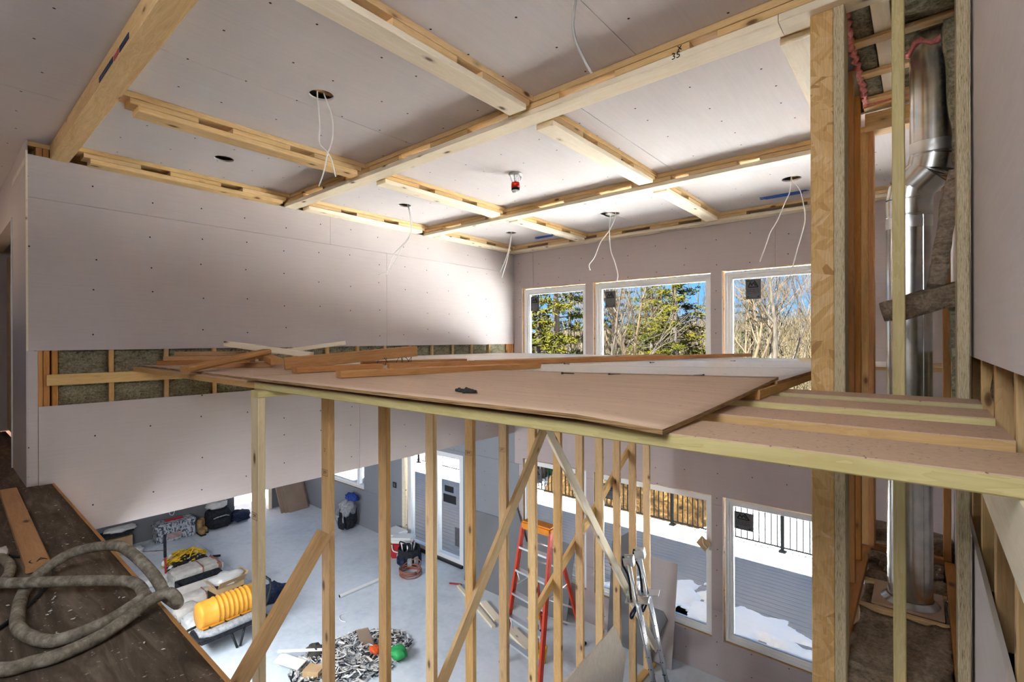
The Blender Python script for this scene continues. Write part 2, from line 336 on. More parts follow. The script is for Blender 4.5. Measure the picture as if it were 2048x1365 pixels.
# ---------------------------------------------------------------- geometry helpers
class MB:
    def __init__(self): self.v = []; self.f = []; self.s = []
    def quad(self, a, b, c, d):
        n = len(self.v); self.v += [Vector(a), Vector(b), Vector(c), Vector(d)]; self.f.append((n, n + 1, n + 2, n + 3)); self.s.append(False)
    def box(self, x0, x1, y0, y1, z0, z1):
        n = len(self.v)
        self.v += [Vector(p) for p in ((x0, y0, z0), (x1, y0, z0), (x1, y1, z0), (x0, y1, z0), (x0, y0, z1), (x1, y0, z1), (x1, y1, z1), (x0, y1, z1))]
        for q in ((0, 3, 2, 1), (4, 5, 6, 7), (0, 1, 5, 4), (1, 2, 6, 5), (2, 3, 7, 6), (3, 0, 4, 7)):
            self.f.append(tuple(n + i for i in q)); self.s.append(False)
        return self
    def hexa(self, pts):     # eight corners: bottom ring then top ring
        n = len(self.v); self.v += [Vector(p) for p in pts]
        for q in ((0, 3, 2, 1), (4, 5, 6, 7), (0, 1, 5, 4), (1, 2, 6, 5), (2, 3, 7, 6), (3, 0, 4, 7)):
            self.f.append(tuple(n + i for i in q)); self.s.append(False)
        return self
    def prism(self, prof, p0, dvec):   # polygon points (3d) extruded along dvec
        n = len(self.v); k = len(prof); d = Vector(dvec)
        self.v += [Vector(p) for p in prof] + [Vector(p) + d for p in prof]
        self.f.append(tuple(n + i for i in reversed(range(k)))); self.s.append(False)
        self.f.append(tuple(n + k + i for i in range(k))); self.s.append(False)
        for i in range(k):
            j = (i + 1) % k; self.f.append((n + i, n + j, n + k + j, n + k + i)); self.s.append(False)
        return self
    def tube(self, pts, r, seg=8, cap=True, smooth=True):
        pts = [Vector(p) for p in pts]; rr = r if isinstance(r, (list, tuple)) else [r] * len(pts)
        n0 = len(self.v); up = None
        for i, p in enumerate(pts):
            d = (pts[min(i + 1, len(pts) - 1)] - pts[max(i - 1, 0)])
            d = d.normalized() if d.length > 1e-9 else Vector((0, 0, 1))
            if up is None:
                up = Vector((0, 0, 1)) if abs(d.z) < 0.9 else Vector((1, 0, 0))
            a = d.cross(up)
            if a.length < 1e-6: a = d.orthogonal()
            a.normalize(); b = a.cross(d).normalized(); up = b
            for k in range(seg):
                th = 2 * PI * k / seg
                self.v.append(p + (a * math.cos(th) + b * math.sin(th)) * rr[i])
        for i in range(len(pts) - 1):
            for k in range(seg):
                q = (k + 1) % seg
                self.f.append((n0 + i * seg + k, n0 + i * seg + q, n0 + (i + 1) * seg + q, n0 + (i + 1) * seg + k)); self.s.append(smooth)
        if cap:
            self.f.append(tuple(n0 + k for k in reversed(range(seg)))); self.s.append(False)
            e = n0 + (len(pts) - 1) * seg
            self.f.append(tuple(e + k for k in range(seg))); self.s.append(False)
        return self
    def lathe(self, prof, c, seg=24, axis='Z'):
        n0 = len(self.v); c = Vector(c)
        for (r, h) in prof:
            for k in range(seg):
                th = 2 * PI * k / seg; x, y = r * math.cos(th), r * math.sin(th)
                self.v.append(c + (Vector((x, y, h)) if axis == 'Z' else Vector((h, x, y)) if axis == 'X' else Vector((x, h, y))))
        for i in range(len(prof) - 1):
            for k in range(seg):
                q = (k + 1) % seg
                self.f.append((n0 + i * seg + k, n0 + i * seg + q, n0 + (i + 1) * seg + q, n0 + (i + 1) * seg + k)); self.s.append(True)
        return self
    def grid(self, nx, ny, fn, thick=None):
        """fn(i/nx, j/ny) -> point; with thick a closed sheet of that depth downwards"""
        n0 = len(self.v)
        for j in range(ny + 1):
            for i in range(nx + 1): self.v.append(Vector(fn(i / nx, j / ny)))
        W = nx + 1
        for j in range(ny):
            for i in range(nx):
                a = n0 + j * W + i; self.f.append((a, a + 1, a + W + 1, a + W)); self.s.append(True)
        if thick:
            n1 = len(self.v); self.v += [p + Vector(thick) for p in self.v[n0:n1]]
            for j in range(ny):
                for i in range(nx):
                    a = n1 + j * W + i; self.f.append((a, a + W, a + W + 1, a + 1)); self.s.append(True)
            rim = [(i, 0) for i in range(nx)] + [(nx, j) for j in range(ny)] + [(i, ny) for i in range(nx, 0, -1)] + [(0, j) for j in range(ny, 0, -1)]
            for q in range(len(rim)):
                (i, j), (k, l) = rim[q], rim[(q + 1) % len(rim)]
                a, b = j * W + i, l * W + k
                self.f.append((n0 + a, n1 + a, n1 + b, n0 + b)); self.s.append(False)
        return self
    def xf(self, M):
        self.v = [M @ p for p in self.v]; return self
    def build(self, name, m, parent=None, loc=None, mats=None, fm=None):
        me = bpy.data.meshes.new(name)
        o0 = Vector(loc) if loc is not None else Vector((0, 0, 0))
        me.from_pydata([tuple(p - o0) for p in self.v], [], self.f)
        me.polygons.foreach_set('use_smooth', self.s)
        me.materials.append(m)
        for x in (mats or []): me.materials.append(x)
        if fm: me.polygons.foreach_set('material_index', fm)
        me.update()
        o = bpy.data.objects.new(name, me); COL.objects.link(o)
        if parent is not None:
            o.parent = parent; o.matrix_parent_inverse = Matrix.Identity(4)
            o.location = o0 - Vector(parent_loc(parent))
        else: o.location = o0
        return o
def parent_loc(o):
    l = Vector(o.location)
    while o.parent: o = o.parent; l = l + o.location
    return l
def tag(o, label=None, cat=None, group=None, kind=None):
    if label: o['label'] = label
    if cat: o['category'] = cat
    if group: o['group'] = group
    if kind: o['kind'] = kind
    return o
def thing(name, label, cat, loc=(0, 0, 0), group=None):
    o = bpy.data.objects.new(name, None); COL.objects.link(o); o.location = loc; o.empty_display_size = 0.1
    return tag(o, label, cat, group)
def struct(name, loc=(0, 0, 0)):
    o = bpy.data.objects.new(name, None); COL.objects.link(o); o.location = loc
    return tag(o, kind='structure')
_boards = {}
def board(name, a, b, wd, th, m, parent=None, up=(0, 0, 1), ch=0.003, jag=0.0, seed=0):
    """a sawn board from a to b (centre line); local X runs along the grain, Z along 'up', thickness th in Z, width wd in Y"""
    a, b = Vector(a), Vector(b); L = (b - a).length
    x = (b - a).normalized(); z = Vector(up); y = z.cross(x)
    if y.length < 1e-5: y = Vector((0, 1, 0)).cross(x)
    y.normalize(); z = x.cross(y).normalized()
    key = (round(L, 4), round(wd, 4), round(th, 4), m.name, ch, jag, seed)
    me = _boards.get(key)
    if me is None:
        hw, ht = wd / 2, th / 2
        prof = [(-hw + ch, -ht), (hw - ch, -ht), (hw, -ht + ch), (hw, ht - ch), (hw - ch, ht), (-hw + ch, ht), (-hw, ht - ch), (-hw, -ht + ch)]
        vs, fs = [], []; n = 8; rg = random.Random(seed)
        for px in (-L / 2, L / 2):
            for (py, pz) in prof:
                vs.append((px + (rg.uniform(-jag, jag) if px > 0 else 0), py, pz))
        fs.append(tuple(reversed(range(n)))); fs.append(tuple(n + i for i in range(n)))
        for i in range(n):
            j = (i + 1) % n; fs.append((i, j, n + j, n + i))
        me = bpy.data.meshes.new(name); me.from_pydata(vs, [], fs); me.materials.append(m); me.update()
        _boards[key] = me
    o = bpy.data.objects.new(name, me); COL.objects.link(o)
    M = Matrix((x, y, z)).transposed().to_4x4(); M.translation = (a + b) / 2
    if parent is not None:
        o.parent = parent; pl = parent_loc(parent); M.translation = (a + b) / 2 - pl
    o.matrix_basis = M
    return o
def boxb(name, x0, x1, y0, y1, z0, z1, m, parent=None):
    """axis aligned board with its grain along its longest side"""
    d = (x1 - x0, y1 - y0, z1 - z0); k = d.index(max(d)); c = [(x0 + x1) / 2, (y0 + y1) / 2, (z0 + z1) / 2]
    a, b = list(c), list(c); a[k] = (x0, y0, z0)[k]; b[k] = (x1, y1, z1)[k]
    if k == 0: return board(name, a, b, d[1], d[2], m, parent)
    if k == 1: return board(name, a, b, d[0], d[2], m, parent)
    return board(name, a, b, d[0], d[1], m, parent, up=(0, 1, 0))
def panel_cells(x0, x1, z0, z1, holes):
    xs = sorted({x0, x1, *[h for q in holes for h in (q[0], q[1]) if x0 < h < x1]})
    zs = sorted({z0, z1, *[h for q in holes for h in (q[2], q[3]) if z0 < h < z1]})
    for i in range(len(xs) - 1):
        for j in range(len(zs) - 1):
            cx, cz = (xs[i] + xs[i + 1]) / 2, (zs[j] + zs[j + 1]) / 2
            if not any(h[0] < cx < h[1] and h[2] < cz < h[3] for h in holes): yield xs[i], xs[i + 1], zs[j], zs[j + 1]
def smooth_pts(pts, sub=6):
    P = [Vector(p) for p in pts]; out = []
    for i in range(len(P) - 1):
        p0, p1, p2, p3 = P[max(i - 1, 0)], P[i], P[i + 1], P[min(i + 2, len(P) - 1)]
        for k in range(sub):
            t_ = k / sub; t2, t3 = t_ * t_, t_ ** 3
            out.append(0.5 * ((2 * p1) + (p2 - p0) * t_ + (2 * p0 - 5 * p1 + 4 * p2 - p3) * t2 + (3 * p1 - p0 - 3 * p2 + p3) * t3))
    out.append(P[-1]); return out
from mathutils import noise as mnoise
def lump(name, c, size, m, parent=None, rot=0.0, amp=0.15, n=7, seed=0, sq=3.0, tilt=(0, 0), freq=2.0):
    """soft lumpy solid: a superellipsoid pushed about by noise"""
    mb = MB(); N1, N2 = n * 2, n + 2
    def sp(u, v):
        th = u * 2 * PI; ph = (v - 0.5) * PI
        def s(x, e): return math.copysign(abs(x) ** e, x)
        e = 2.0 / sq
        x, y, z = s(math.cos(ph), e) * s(math.cos(th), e), s(math.cos(ph), e) * s(math.sin(th), e), s(math.sin(ph), e)
        d = 1 + amp * mnoise.noise(Vector((x * freq + seed * 3.1, y * freq, z * freq)))
        return (x * size[0] / 2 * d, y * size[1] / 2 * d, z * size[2] / 2 * d)
    mb.grid(N1, N2, sp)
    M = Matrix.Translation(c) @ Matrix.Rotation(rot, 4, 'Z') @ Matrix.Rotation(tilt[0], 4, 'X') @ Matrix.Rotation(tilt[1], 4, 'Y')
    mb.xf(M)
    return mb.build(name, m, parent, loc=c)
def batt(name, x0, x1, y0, y1, z0, z1, m, parent=None, amp=0.012, d=0.05, seed=0, M=None):
    """insulation batt: a box with every face broken up by noise"""
    mb = MB(); bm = bmesh.new()
    dx, dy, dz = x1 - x0, y1 - y0, z1 - z0
    nx, ny, nz = max(1, min(14, int(dx / d))), max(1, min(14, int(dy / d))), max(1, min(14, int(dz / d)))
    seen = {}
    def vid(i, j, k):
        key = (i, j, k)
        if key not in seen:
            p = Vector((x0 + dx * i / nx, y0 + dy * j / ny, z0 + dz * k / nz))
            q = mnoise.noise_vector(p * 9 + Vector((seed, 0, 0))) + 0.5 * mnoise.noise_vector(p * 23 + Vector((0, seed, 0)))
            seen[key] = len(mb.v); mb.v.append(p + q * amp)
        return seen[key]
    for i in range(nx):
        for j in range(ny):
            for k, fl in ((0, 1), (nz, 0)):
                q = [vid(i, j, k), vid(i + 1, j, k), vid(i + 1, j + 1, k), vid(i, j + 1, k)]; mb.f.append(tuple(reversed(q)) if fl else tuple(q)); mb.s.append(True)
    for i in range(nx):
        for k in range(nz):
            for j, fl in ((0, 0), (ny, 1)):
                q = [vid(i, j, k), vid(i + 1, j, k), vid(i + 1, j, k + 1), vid(i, j, k + 1)]; mb.f.append(tuple(reversed(q)) if fl else tuple(q)); mb.s.append(True)
    for j in range(ny):
        for k in range(nz):
            for i, fl in ((0, 1), (nx, 0)):
                q = [vid(i, j, k), vid(i, j + 1, k), vid(i, j + 1, k + 1), vid(i, j, k + 1)]; mb.f.append(tuple(reversed(q)) if fl else tuple(q)); mb.s.append(True)
    bm.free()
    if M is not None: mb.xf(M)
    c = sum(mb.v, Vector((0, 0, 0))) / len(mb.v)
    return mb.build(name, m, parent, loc=c)
def text(s, M, size, m, parent, name='lettering', depth=0.0006, align='CENTER'):
    cu = bpy.data.curves.new(name, 'FONT'); cu.body = s; cu.size = size; cu.extrude = depth; cu.align_x = align; cu.align_y = 'CENTER'
    cu.materials.append(m); cu.resolution_u = 2
    o = bpy.data.objects.new(name, cu); COL.objects.link(o)
    bpy.context.view_layer.update()
    me = bpy.data.meshes.new_from_object(o.evaluated_get(bpy.context.evaluated_depsgraph_get())); bpy.data.objects.remove(o)
    o = bpy.data.objects.new(name, me); COL.objects.link(o)
    o.parent = parent; M = M.copy(); M.translation = M.translation - parent_loc(parent); o.matrix_basis = M
    return o
def frame_M(origin, x, up):
    x = Vector(x).normalized(); y = Vector(up); z = x.cross(y).normalized(); y = z.cross(x)
    M = Matrix((x, y, z)).transposed().to_4x4(); M.translation = origin; return M

# ================================================================ SETTING
XL, YB, XR = -5.39, 6.497, 0.165      # left drywall face, back drywall face, right drywall face
ZF, ZL, ZC = -4.34, -1.15, 1.58       # lower floor, landing floor, ceiling
T = 0.0127
def bx(name, x0, x1, y0, y1, z0, z1, m, parent=None):
    return MB().box(x0, x1, y0, y1, z0, z1).build(name, m, parent, loc=parent_loc(parent) if parent is not None else None)

# lower floor: concrete slabs with saw-cut joints
fl = struct('floor')
for (x0, x1, y0, y1) in ((-15.2, -9.34, -6.2, 3.72), (-9.335, 0.4, -6.2, 3.72), (-15.2, -9.34, 3.725, 6.66), (-9.335, 0.4, 3.725, 6.66)):
    bx('concrete_slab', x0, x1, y0, y1, ZF - 0.2, ZF, concrete, fl)
bx('slab_bed', -15.2, 0.4, -6.2, 6.66, ZF - 0.3, ZF - 0.2, soil, fl)

# back wall: framing, drywall sheets with openings
UPZ, LOZ = (-0.70, 0.862), (-3.858, -2.017)
WX = ((-5.218, -3.968), (-3.836, -2.095), (-1.957, -0.42))
H = [(a, b, *UPZ) for a, b in WX] + [(a, b, *LOZ) for a, b in WX] + [(-12.4, -9.93, -3.50, -2.10), (-8.50, -6.66, ZF, -2.20)]
wb = struct('wall_back')
mb = MB()
for (x0, x1, z0, z1) in list(panel_cells(-5.545, XR + 0.1, ZF, ZC, H)) + list(panel_cells(-13.1, -5.545, ZF, -1.45, H)):
    mb.box(x0, x1, YB + T, YB + 0.16, z0, z1)
mb.build('wall_framing', pine, wb)
g = 0.002
for (x0, x1, z0, z1) in ((XL, -4.98 - g, 0.592 + g, ZC), (-4.98 + g, -1.344 - g, 0.592 + g, ZC), (-1.344 + g, XR, 0.592 + g, ZC),
                         (XL, XR, -2.13 + g, 0.592 - g), (-12.9, XL - g, -2.13 + g, -1.6), (-12.9, -5.30 - g, -3.48 + g, -2.13 - g), (-5.30 + g, XR, -3.48 + g, -2.13 - g),
                         (-12.9, -5.30 - g, ZF, -3.48 - g), (-5.30 + g, XR, ZF, -3.48 - g)):
    mb = MB()
    for c in panel_cells(x0, x1, z0, z1, H): mb.box(c[0], c[1], YB, YB + T, c[2], c[3])
    mb.build('drywall_panel', dw_grey if x0 < -12 else dw_back, wb)

# left wall: upper sheets, open band with studs and mineral wool, lower sheets
wlft = struct('wall_left')
for (y0, y1, z0, z1) in ((0.51, 3.078, 1.136, 1.472), (3.081, YB, 1.136, 1.472), (0.51, 3.877, -0.0786, 1.133), (3.880, YB, -0.0786, 1.133),
                         (0.51, 0.566, ZL, -0.081), (0.570, 3.467, -1.603, -0.527), (3.470, YB, -1.603, -0.527)):
    bx('drywall_panel', XL - T, XL, y0, y1, z0, z1, dw_left, wlft)
sx1 = XL - T; sx0 = sx1 - 0.14
sy = [0.560, 0.600, 0.650] + [1.012 + 0.4045 * i for i in range(13)] + [6.30, 6.345, 6.39, 6.44]
for i, y in enumerate(sy):
    boxb('stud', sx0, sx1, y, y + 0.037, -1.60, 1.54, pine if 2 < i < 16 else pine_orange, wlft)
for i in range(2, len(sy) - 4):
    batt('insulation_batt', sx0 + 0.01, sx1 - 0.03, sy[i] + 0.038, sy[i + 1] - 0.001, -0.60, 0.0, wool, wlft, 0.010, 0.06, seed=i)
boxb('top_plate', sx0, sx1, 0.51, YB, 1.543, 1.58, pine, wlft)
boxb('bottom_plate', sx0, sx1, 0.51, YB, -1.600, -1.563, pine, wlft)
bx('sheathing', sx0 - 0.015, sx0, 0.51, YB + 0.16, -1.60, ZC, osb, wlft)
board('ledger_board', (sx1 + 0.019, 0.615, -0.317), (sx1 + 0.019, 6.40, -0.317), 0.089, 0.037, pine_beam, wlft, up=(1, 0, 0))
bx('corner_bead', XL - 0.004, XL + 0.004, 0.500, 0.512, -0.08, 1.50, pine_pale, wlft)

# return wall beside the doorway at far left
wr = struct('wall_front')
bx('drywall_panel', -6.32, XL - 0.001, 0.500, 0.512, ZL, ZC, dw_low, wr)
bx('wall_framing', -6.32, XL - 0.16, 0.513, 0.62, ZL, ZC, pine, wr)
bx('doorway_header', -9.0, -6.32, 0.500, 0.62, 1.12, ZC, dw_low, wr)
bx('joint_tape', -6.32, XL - 0.03, 0.4985, 0.500, 1.40, 1.45, dw_edge, wr)
d3 = struct('door_3')
bx('jamb', -6.335, -6.321, 0.49, 0.62, ZL, 1.12, white_vinyl, d3)
bx('panel_beyond', -9.0, -6.2, 0.66, 0.68, ZL + 0.03, 1.05, tan_ply, d3)
bx('wall_beyond', -9.0, -5.56, 1.4, 1.45, ZL, ZC, dw_low, d3)

# ceiling: drywall sheets with cut lamp holes
ce = struct('ceiling')
HOLES = [(-2.972, 1.640, 0.075), (-4.658, 1.665, 0.075), (-4.663, 3.608, 0.075), (-4.672, 5.562, 0.075), (-2.994, 5.555, 0.085), (-0.991, 5.494, 0.085)]
def ceil_panel(x0, x1, y0, y1):
    mb = MB(); hs = [h for h in HOLES if x0 < h[0] < x1 and y0 < h[1] < y1]
    for c in panel_cells(x0, x1, y0, y1, [(h[0] - .12, h[0] + .12, h[1] - .12, h[1] + .12) for h in hs]): mb.box(c[0], c[1], c[2], c[3], ZC, ZC + T)
    for (hx, hy, r) in hs:
        N = 32
        for k in range(N):
            def P(i, rr, z):
                th = 2 * PI * i / N; return Vector((hx + rr * math.cos(th), hy + rr * math.sin(th), z))
            def S(i, z):
                th = 2 * PI * i / N; c, s = math.cos(th), math.sin(th); q = 0.12 / max(abs(c), abs(s)); return Vector((hx + q * c, hy + q * s, z))
            mb.quad(P(k, r, ZC), P(k + 1, r, ZC), S(k + 1, ZC), S(k, ZC)); mb.quad(P(k, r, ZC), P(k, r, ZC + 0.014), P(k + 1, r, ZC + 0.014), P(k + 1, r, ZC))
    mb.build('drywall_panel', dw_ceil, ce)
for q in ((-5.40, -3.162, 0.70, 2.60), (-3.158, -1.219, 0.70, 2.60), (-1.215, XR, 0.70, 2.60), (-5.40, -1.788, 2.603, 4.57), (-1.784, -0.40, 2.603, 4.57),
          (-5.40, -3.0, 4.573, 6.50), (-2.997, XR, 4.573, 6.50), (-9.0, -4.332, -6.0, 0.697), (-4.328, -1.0, -6.0, 0.697), (-0.997, XR, -6.0, 0.697)):
    ceil_panel(*q)
bx('attic_boards', -9.2, 0.5, -6.2, 6.7, 1.70, 1.72, mdf, ce)
for x in (-5.0, -4.0, -3.0, -2.0, -1.0): bx('ceiling_joist', x, x + 0.038, 0.6, 6.6, ZC + 0.03, 1.70, pine, ce)
for (y0, y1) in ((4.24, 6.5),): bx('drywall_infill', -0.40, XR, y0, 4.573, ZC, ZC + T, dw_ceil, ce)
rf = struct('roof'); bx('roof_slab', -15.0, 0.6, -6.5, 7.35, 1.75, 2.0, mdf, rf)
lc = struct('ceiling_lower'); bx('drywall_panel', -12.95, sx0 - 0.02, -6.0, YB, -1.60, -1.58, dw_low, lc); bx('floor_deck', -12.95, sx0 - 0.02, 0.66, YB, -1.50, -1.45, ply_top, lc)

# right wall: studs, wool, upper and lower drywall
wrt = struct('wall_right')
bx('drywall_panel', XR - T - 0.001, XR - 0.001, 0.2, YB, -0.075, ZC, dw_right, wrt)
bx('drywall_panel', XR - T - 0.001, XR - 0.001, -6.0, 0.197, ZL, ZC, dw_right, wrt)
bx('drywall_panel', XR - T - 0.001, XR - 0.001, 0.2, YB, ZF, -0.80, dw_right, wrt)
bx('drywall_panel', XR - T - 0.001, XR - 0.001, -6.0, 0.197, ZF, -1.2, dw_right, wrt)
rsy = [0.40, 0.82, 1.24, 1.655, 2.095, 2.56, 3.0, 3.42, 3.84, 4.26, 4.68, 5.10, 5.52, 5.94, 6.40]
for i, y in enumerate(rsy): boxb('stud', XR + 0.004, XR + 0.093, y, y + 0.038, -0.95, 0.05, pine_beam if i % 2 else pine, wrt)
for i in range(len(rsy) - 1): batt('insulation_batt', XR + 0.045, XR + 0.12, rsy[i] + 0.04, rsy[i + 1] - 0.002, -0.93, 0.0, wool, wrt, 0.02, 0.05, seed=50 + i)
bx('sheathing', XR + 0.121, XR + 0.135, -6.2, 6.66, ZF, ZC + 0.1, osb, wrt)
board('ledger_board', (0.137, 0.75, -0.352), (0.137, 1.90, -0.352), 0.16, 0.026, pine_pale, wrt, up=(1, 0, 0))

# left wing wall, opening and sunny side room
wl2 = struct('wall_left_lower')
bx('drywall_panel', -12.96, -12.9, -6.0, 4.82, ZF, -1.58, grey_board, wl2)
bx('drywall_panel', -12.96, -12.9, 5.70, YB, ZF, -1.58, grey_board, wl2)
bx('casing', -12.98, -12.86, 5.62, 5.70, ZF, -1.6, pine_pale, wl2)
bx('side_room_wall', -15.2, -15.1, 3.0, 6.6, ZF, -1.6, dw_low, wl2)
# rear of the building behind the photographer, with unseen window openings added for light
wre = struct('wall_rear')
RH = [(-11.0, -9.0, -3.4, -2.2)]
mb = MB()
for c in panel_cells(-12.95, XR + 0.1, ZF, ZC + 0.15, RH): mb.box(c[0], c[1], -6.15, -6.0, c[2], c[3])
mb.build('wall_framing', dw_low, wre)
bx('left_end', -9.1, -9.0, -6.0, -2.6, ZL, ZC, dw_low, wre)
bx('left_end', -9.1, -9.0, -0.2, 1.45, ZL, ZC, dw_low, wre)
bx('left_sill', -9.1, -9.0, -2.6, -0.2, ZL, -0.1, dw_low, wre)  # below an assumed window opening, added to light the hall
bx('left_head', -9.1, -9.0, -2.6, -0.2, 0.9, ZC, dw_low, wre)

# landing the photographer stands on
la = struct('floor_landing')
mb = MB()
mb.grid(90, 20, lambda u, v: (-9.0 + 9.16 * u, -0.8 + 1.445 * v, ZL + 0.006 * mnoise.noise(Vector((u * 22, v * 5, 1.0))) - 0.004), thick=(0, 0, -0.022))
mb.build('plywood_sheet', landing_m, la)
bx('plywood_sheet', -9.0, 0.16, -6.0, -0.80, ZL - 0.03, ZL - 0.006, landing_m, la)
board('edge_board', (-5.38, 0.652, ZL - 0.055), (0.16, 0.652, ZL - 0.055), 0.11, 0.016, lumber_b, la, up=(0, 1, 0))
bx('rim_joist', -9.0, 0.16, 0.60, 0.64, ZL - 0.32, ZL - 0.03, pine, la)
bx('underside_board', -9.0, 0.16, -6.0, 0.60, ZL - 0.33, ZL - 0.315, dw_low, la)

# ---------------------------------------------------------------- windows and door
def window(idx, x0, x1, z0, z1, sticker=True, fw=0.085, gap=0.024, mull=None):
    r = struct('window_%d' % idx, ((x0 + x1) / 2, YB + 0.06, z0))
    a, b, c, d = x0 + gap, x1 - 0.006, z0 + 0.012, z1 - gap
    y0, y1 = YB + 0.035, YB + 0.135
    mb = MB()
    def ring(a, b, c, d, w_, ya, yb):
        mb.box(a, a + w_, ya, yb, c, d); mb.box(b - w_, b, ya, yb, c, d); mb.box(a + w_, b - w_, ya, yb, d - w_, d); mb.box(a + w_, b - w_, ya, yb, c, c + w_)
    ring(a, b, c, d, 0.032, y0, y1); ring(a + 0.032, b - 0.032, c + 0.032, d - 0.032, 0.030, y0 + 0.022, y1 - 0.004); ring(a + 0.062, b - 0.062, c + 0.062, d - 0.062, 0.022, y0 + 0.038, y1 - 0.008)
    if mull: mb.box(mull - 0.05, mull + 0.05, y0 + 0.02, y1, c, d)
    mb.build('window_frame', white_vinyl, r, loc=r.location)
    mb = MB(); s = 0.084; gy = y0 + 0.062
    e = 0.007
    for q in ((a + s - e, a + s, c + s, d - s), (b - s, b - s + e, c + s, d - s), (a + s, b - s, d - s, d - s + e), (a + s, b - s, c + s - e, c + s)): mb.box(q[0], q[1], gy - 0.016, gy - 0.004, q[2], q[3])
    mb.build('glazing_gasket', black_metal, r, loc=r.location)
    bx('pane', a + s - 0.004, b - s + 0.004, gy, gy + 0.004, c + s - 0.004, d - s + 0.004, glass, r)
    bx('drywall_return', x0 - 0.001, x0 + 0.003, YB - 0.002, YB + 0.016, z0, z1, dw_edge, r)
    if sticker:
        sw, sh = (0.175, 0.245) if idx < 4 else (0.215, 0.225)
        ox, oz = a + s + (0.05 if idx in (2,) else 0.008 if idx != 3 else 0.15), d - s - 0.004 - sh - (0.012 if idx == 3 else 0.03)
        if idx > 3: oz = d - s - 0.06 - sh
        st = bx('sticker', ox, ox + sw, gy - 0.0035, gy - 0.0025, oz, oz + sh, dark_film, r)
        mb = MB(); yy = gy - 0.0045
        def bar(p, q, w_):
            p, q = Vector(p), Vector(q); dd = (q - p).normalized(); n_ = Vector((-dd.y, dd.x)) * w_ / 2
            P = [p - n_, q - n_, q + n_, p + n_]
            pts = [(ox + sw * v.x, yy, oz + sh * v.y) for v in P]
            mb.prism(pts, None, (0, 0.0008, 0))
        for p, q, w_ in (((0.17, 0.60), (0.80, 0.60), .055), ((0.56, 0.93), (0.82, 0.59), .085), ((0.05, 0.93), (0.46, 0.93), .035), ((0.17, 0.62), (0.32, 0.86), .07),
                         ((0.30, 0.86), (0.42, 0.68), .07), ((0.40, 0.68), (0.51, 0.84), .07), ((0.51, 0.84), (0.66, 0.66), .07)): bar(p, q, w_)
        bar((0.10, 0.12), (0.22, 0.12), .05); bar((0.78, 0.12), (0.90, 0.12), .05); bar((0.2, 0.05), (0.9, 0.05), .012)
        mb.build('emblem', ink, st, loc=r.location)
        mb = MB(); rg = random.Random(idx)
        for row, (zz, h_) in enumerate(((0.49, .07), (0.39, .07), (0.30, .05))):
            xx = 0.10
            while xx < 0.86:
                w_ = rg.uniform(.025, .05); bar((xx, zz - h_ / 2 * rg.uniform(.6, 1)), (xx, zz + h_ / 2 * rg.uniform(.6, 1)), .016)
                if rg.random() < .6: bar((xx, zz + h_ * .4 * rg.choice((-1, 0, 1))), (xx + w_, zz + h_ * .4 * rg.choice((-1, 0, 1))), .014)
                xx += w_ + rg.uniform(.012, .03)
        mb.build('small_print', lightink if idx < 3 else ink, st, loc=r.location)
    return r
for i, (a, b) in enumerate(WX): window(1 + i, a, b, *UPZ)
for i, (a, b) in enumerate(WX): window(4 + i, a, b, *LOZ)
window(7, -12.4, -9.93, -3.50, -2.10, sticker=False, fw=0.06, mull=-10.25)
# sliding glass door
dr = struct('door_1', (-7.58, YB, ZF))
bx('jamb_rough', -8.50, -8.42, YB - 0.01, YB + 0.06, ZF, -2.20, pine_pale, dr)
mb = MB()
for q in ((-8.34, -8.24, ZF, -2.2), (-6.78, -6.68, ZF, -2.2), (-8.24, -6.78, -2.30, -2.2), (-8.24, -6.78, ZF, ZF + 0.13), (-7.52, -7.40, ZF + .13, -2.3)): mb.box(q[0], q[1], YB + 0.02, YB + 0.13, q[2], q[3])
mb.build('door_frame', white_vinyl, dr, loc=dr.location)
bx('threshold', -8.34, -6.68, YB - 0.03, YB + 0.02, ZF, ZF + 0.05, black_metal, dr)
bx('pane', -8.24, -7.52, YB + 0.07, YB + 0.075, ZF + 0.13, -2.3, glass, dr)
bx('pane', -7.40, -6.78, YB + 0.05, YB + 0.055, ZF + 0.13, -2.3, glass, dr)
bx('sticker', -7.22, -6.97, YB + 0.044, YB + 0.049, -2.98, -2.86, black_metal, dr)
bx('sticker', -7.26, -6.90, YB + 0.044, YB + 0.049, -3.19, -3.03, black_metal, dr)
bx('sticker', -6.93, -6.81, YB + 0.044, YB + 0.049, -3.98, -3.62, dark_film, dr)
ob = thing('wall_outlet', 'black outlet box in the grey lower wall left of the glass door', 'outlet', (-8.76, YB - 0.01, -3.14))
bx('box', -8.82, -8.70, YB - 0.012, YB - 0.001, -3.20, -3.08, black_metal, ob); bx('socket', -8.785, -8.735, YB - 0.016, YB - 0.012, -3.175, -3.105, dark_film, ob)

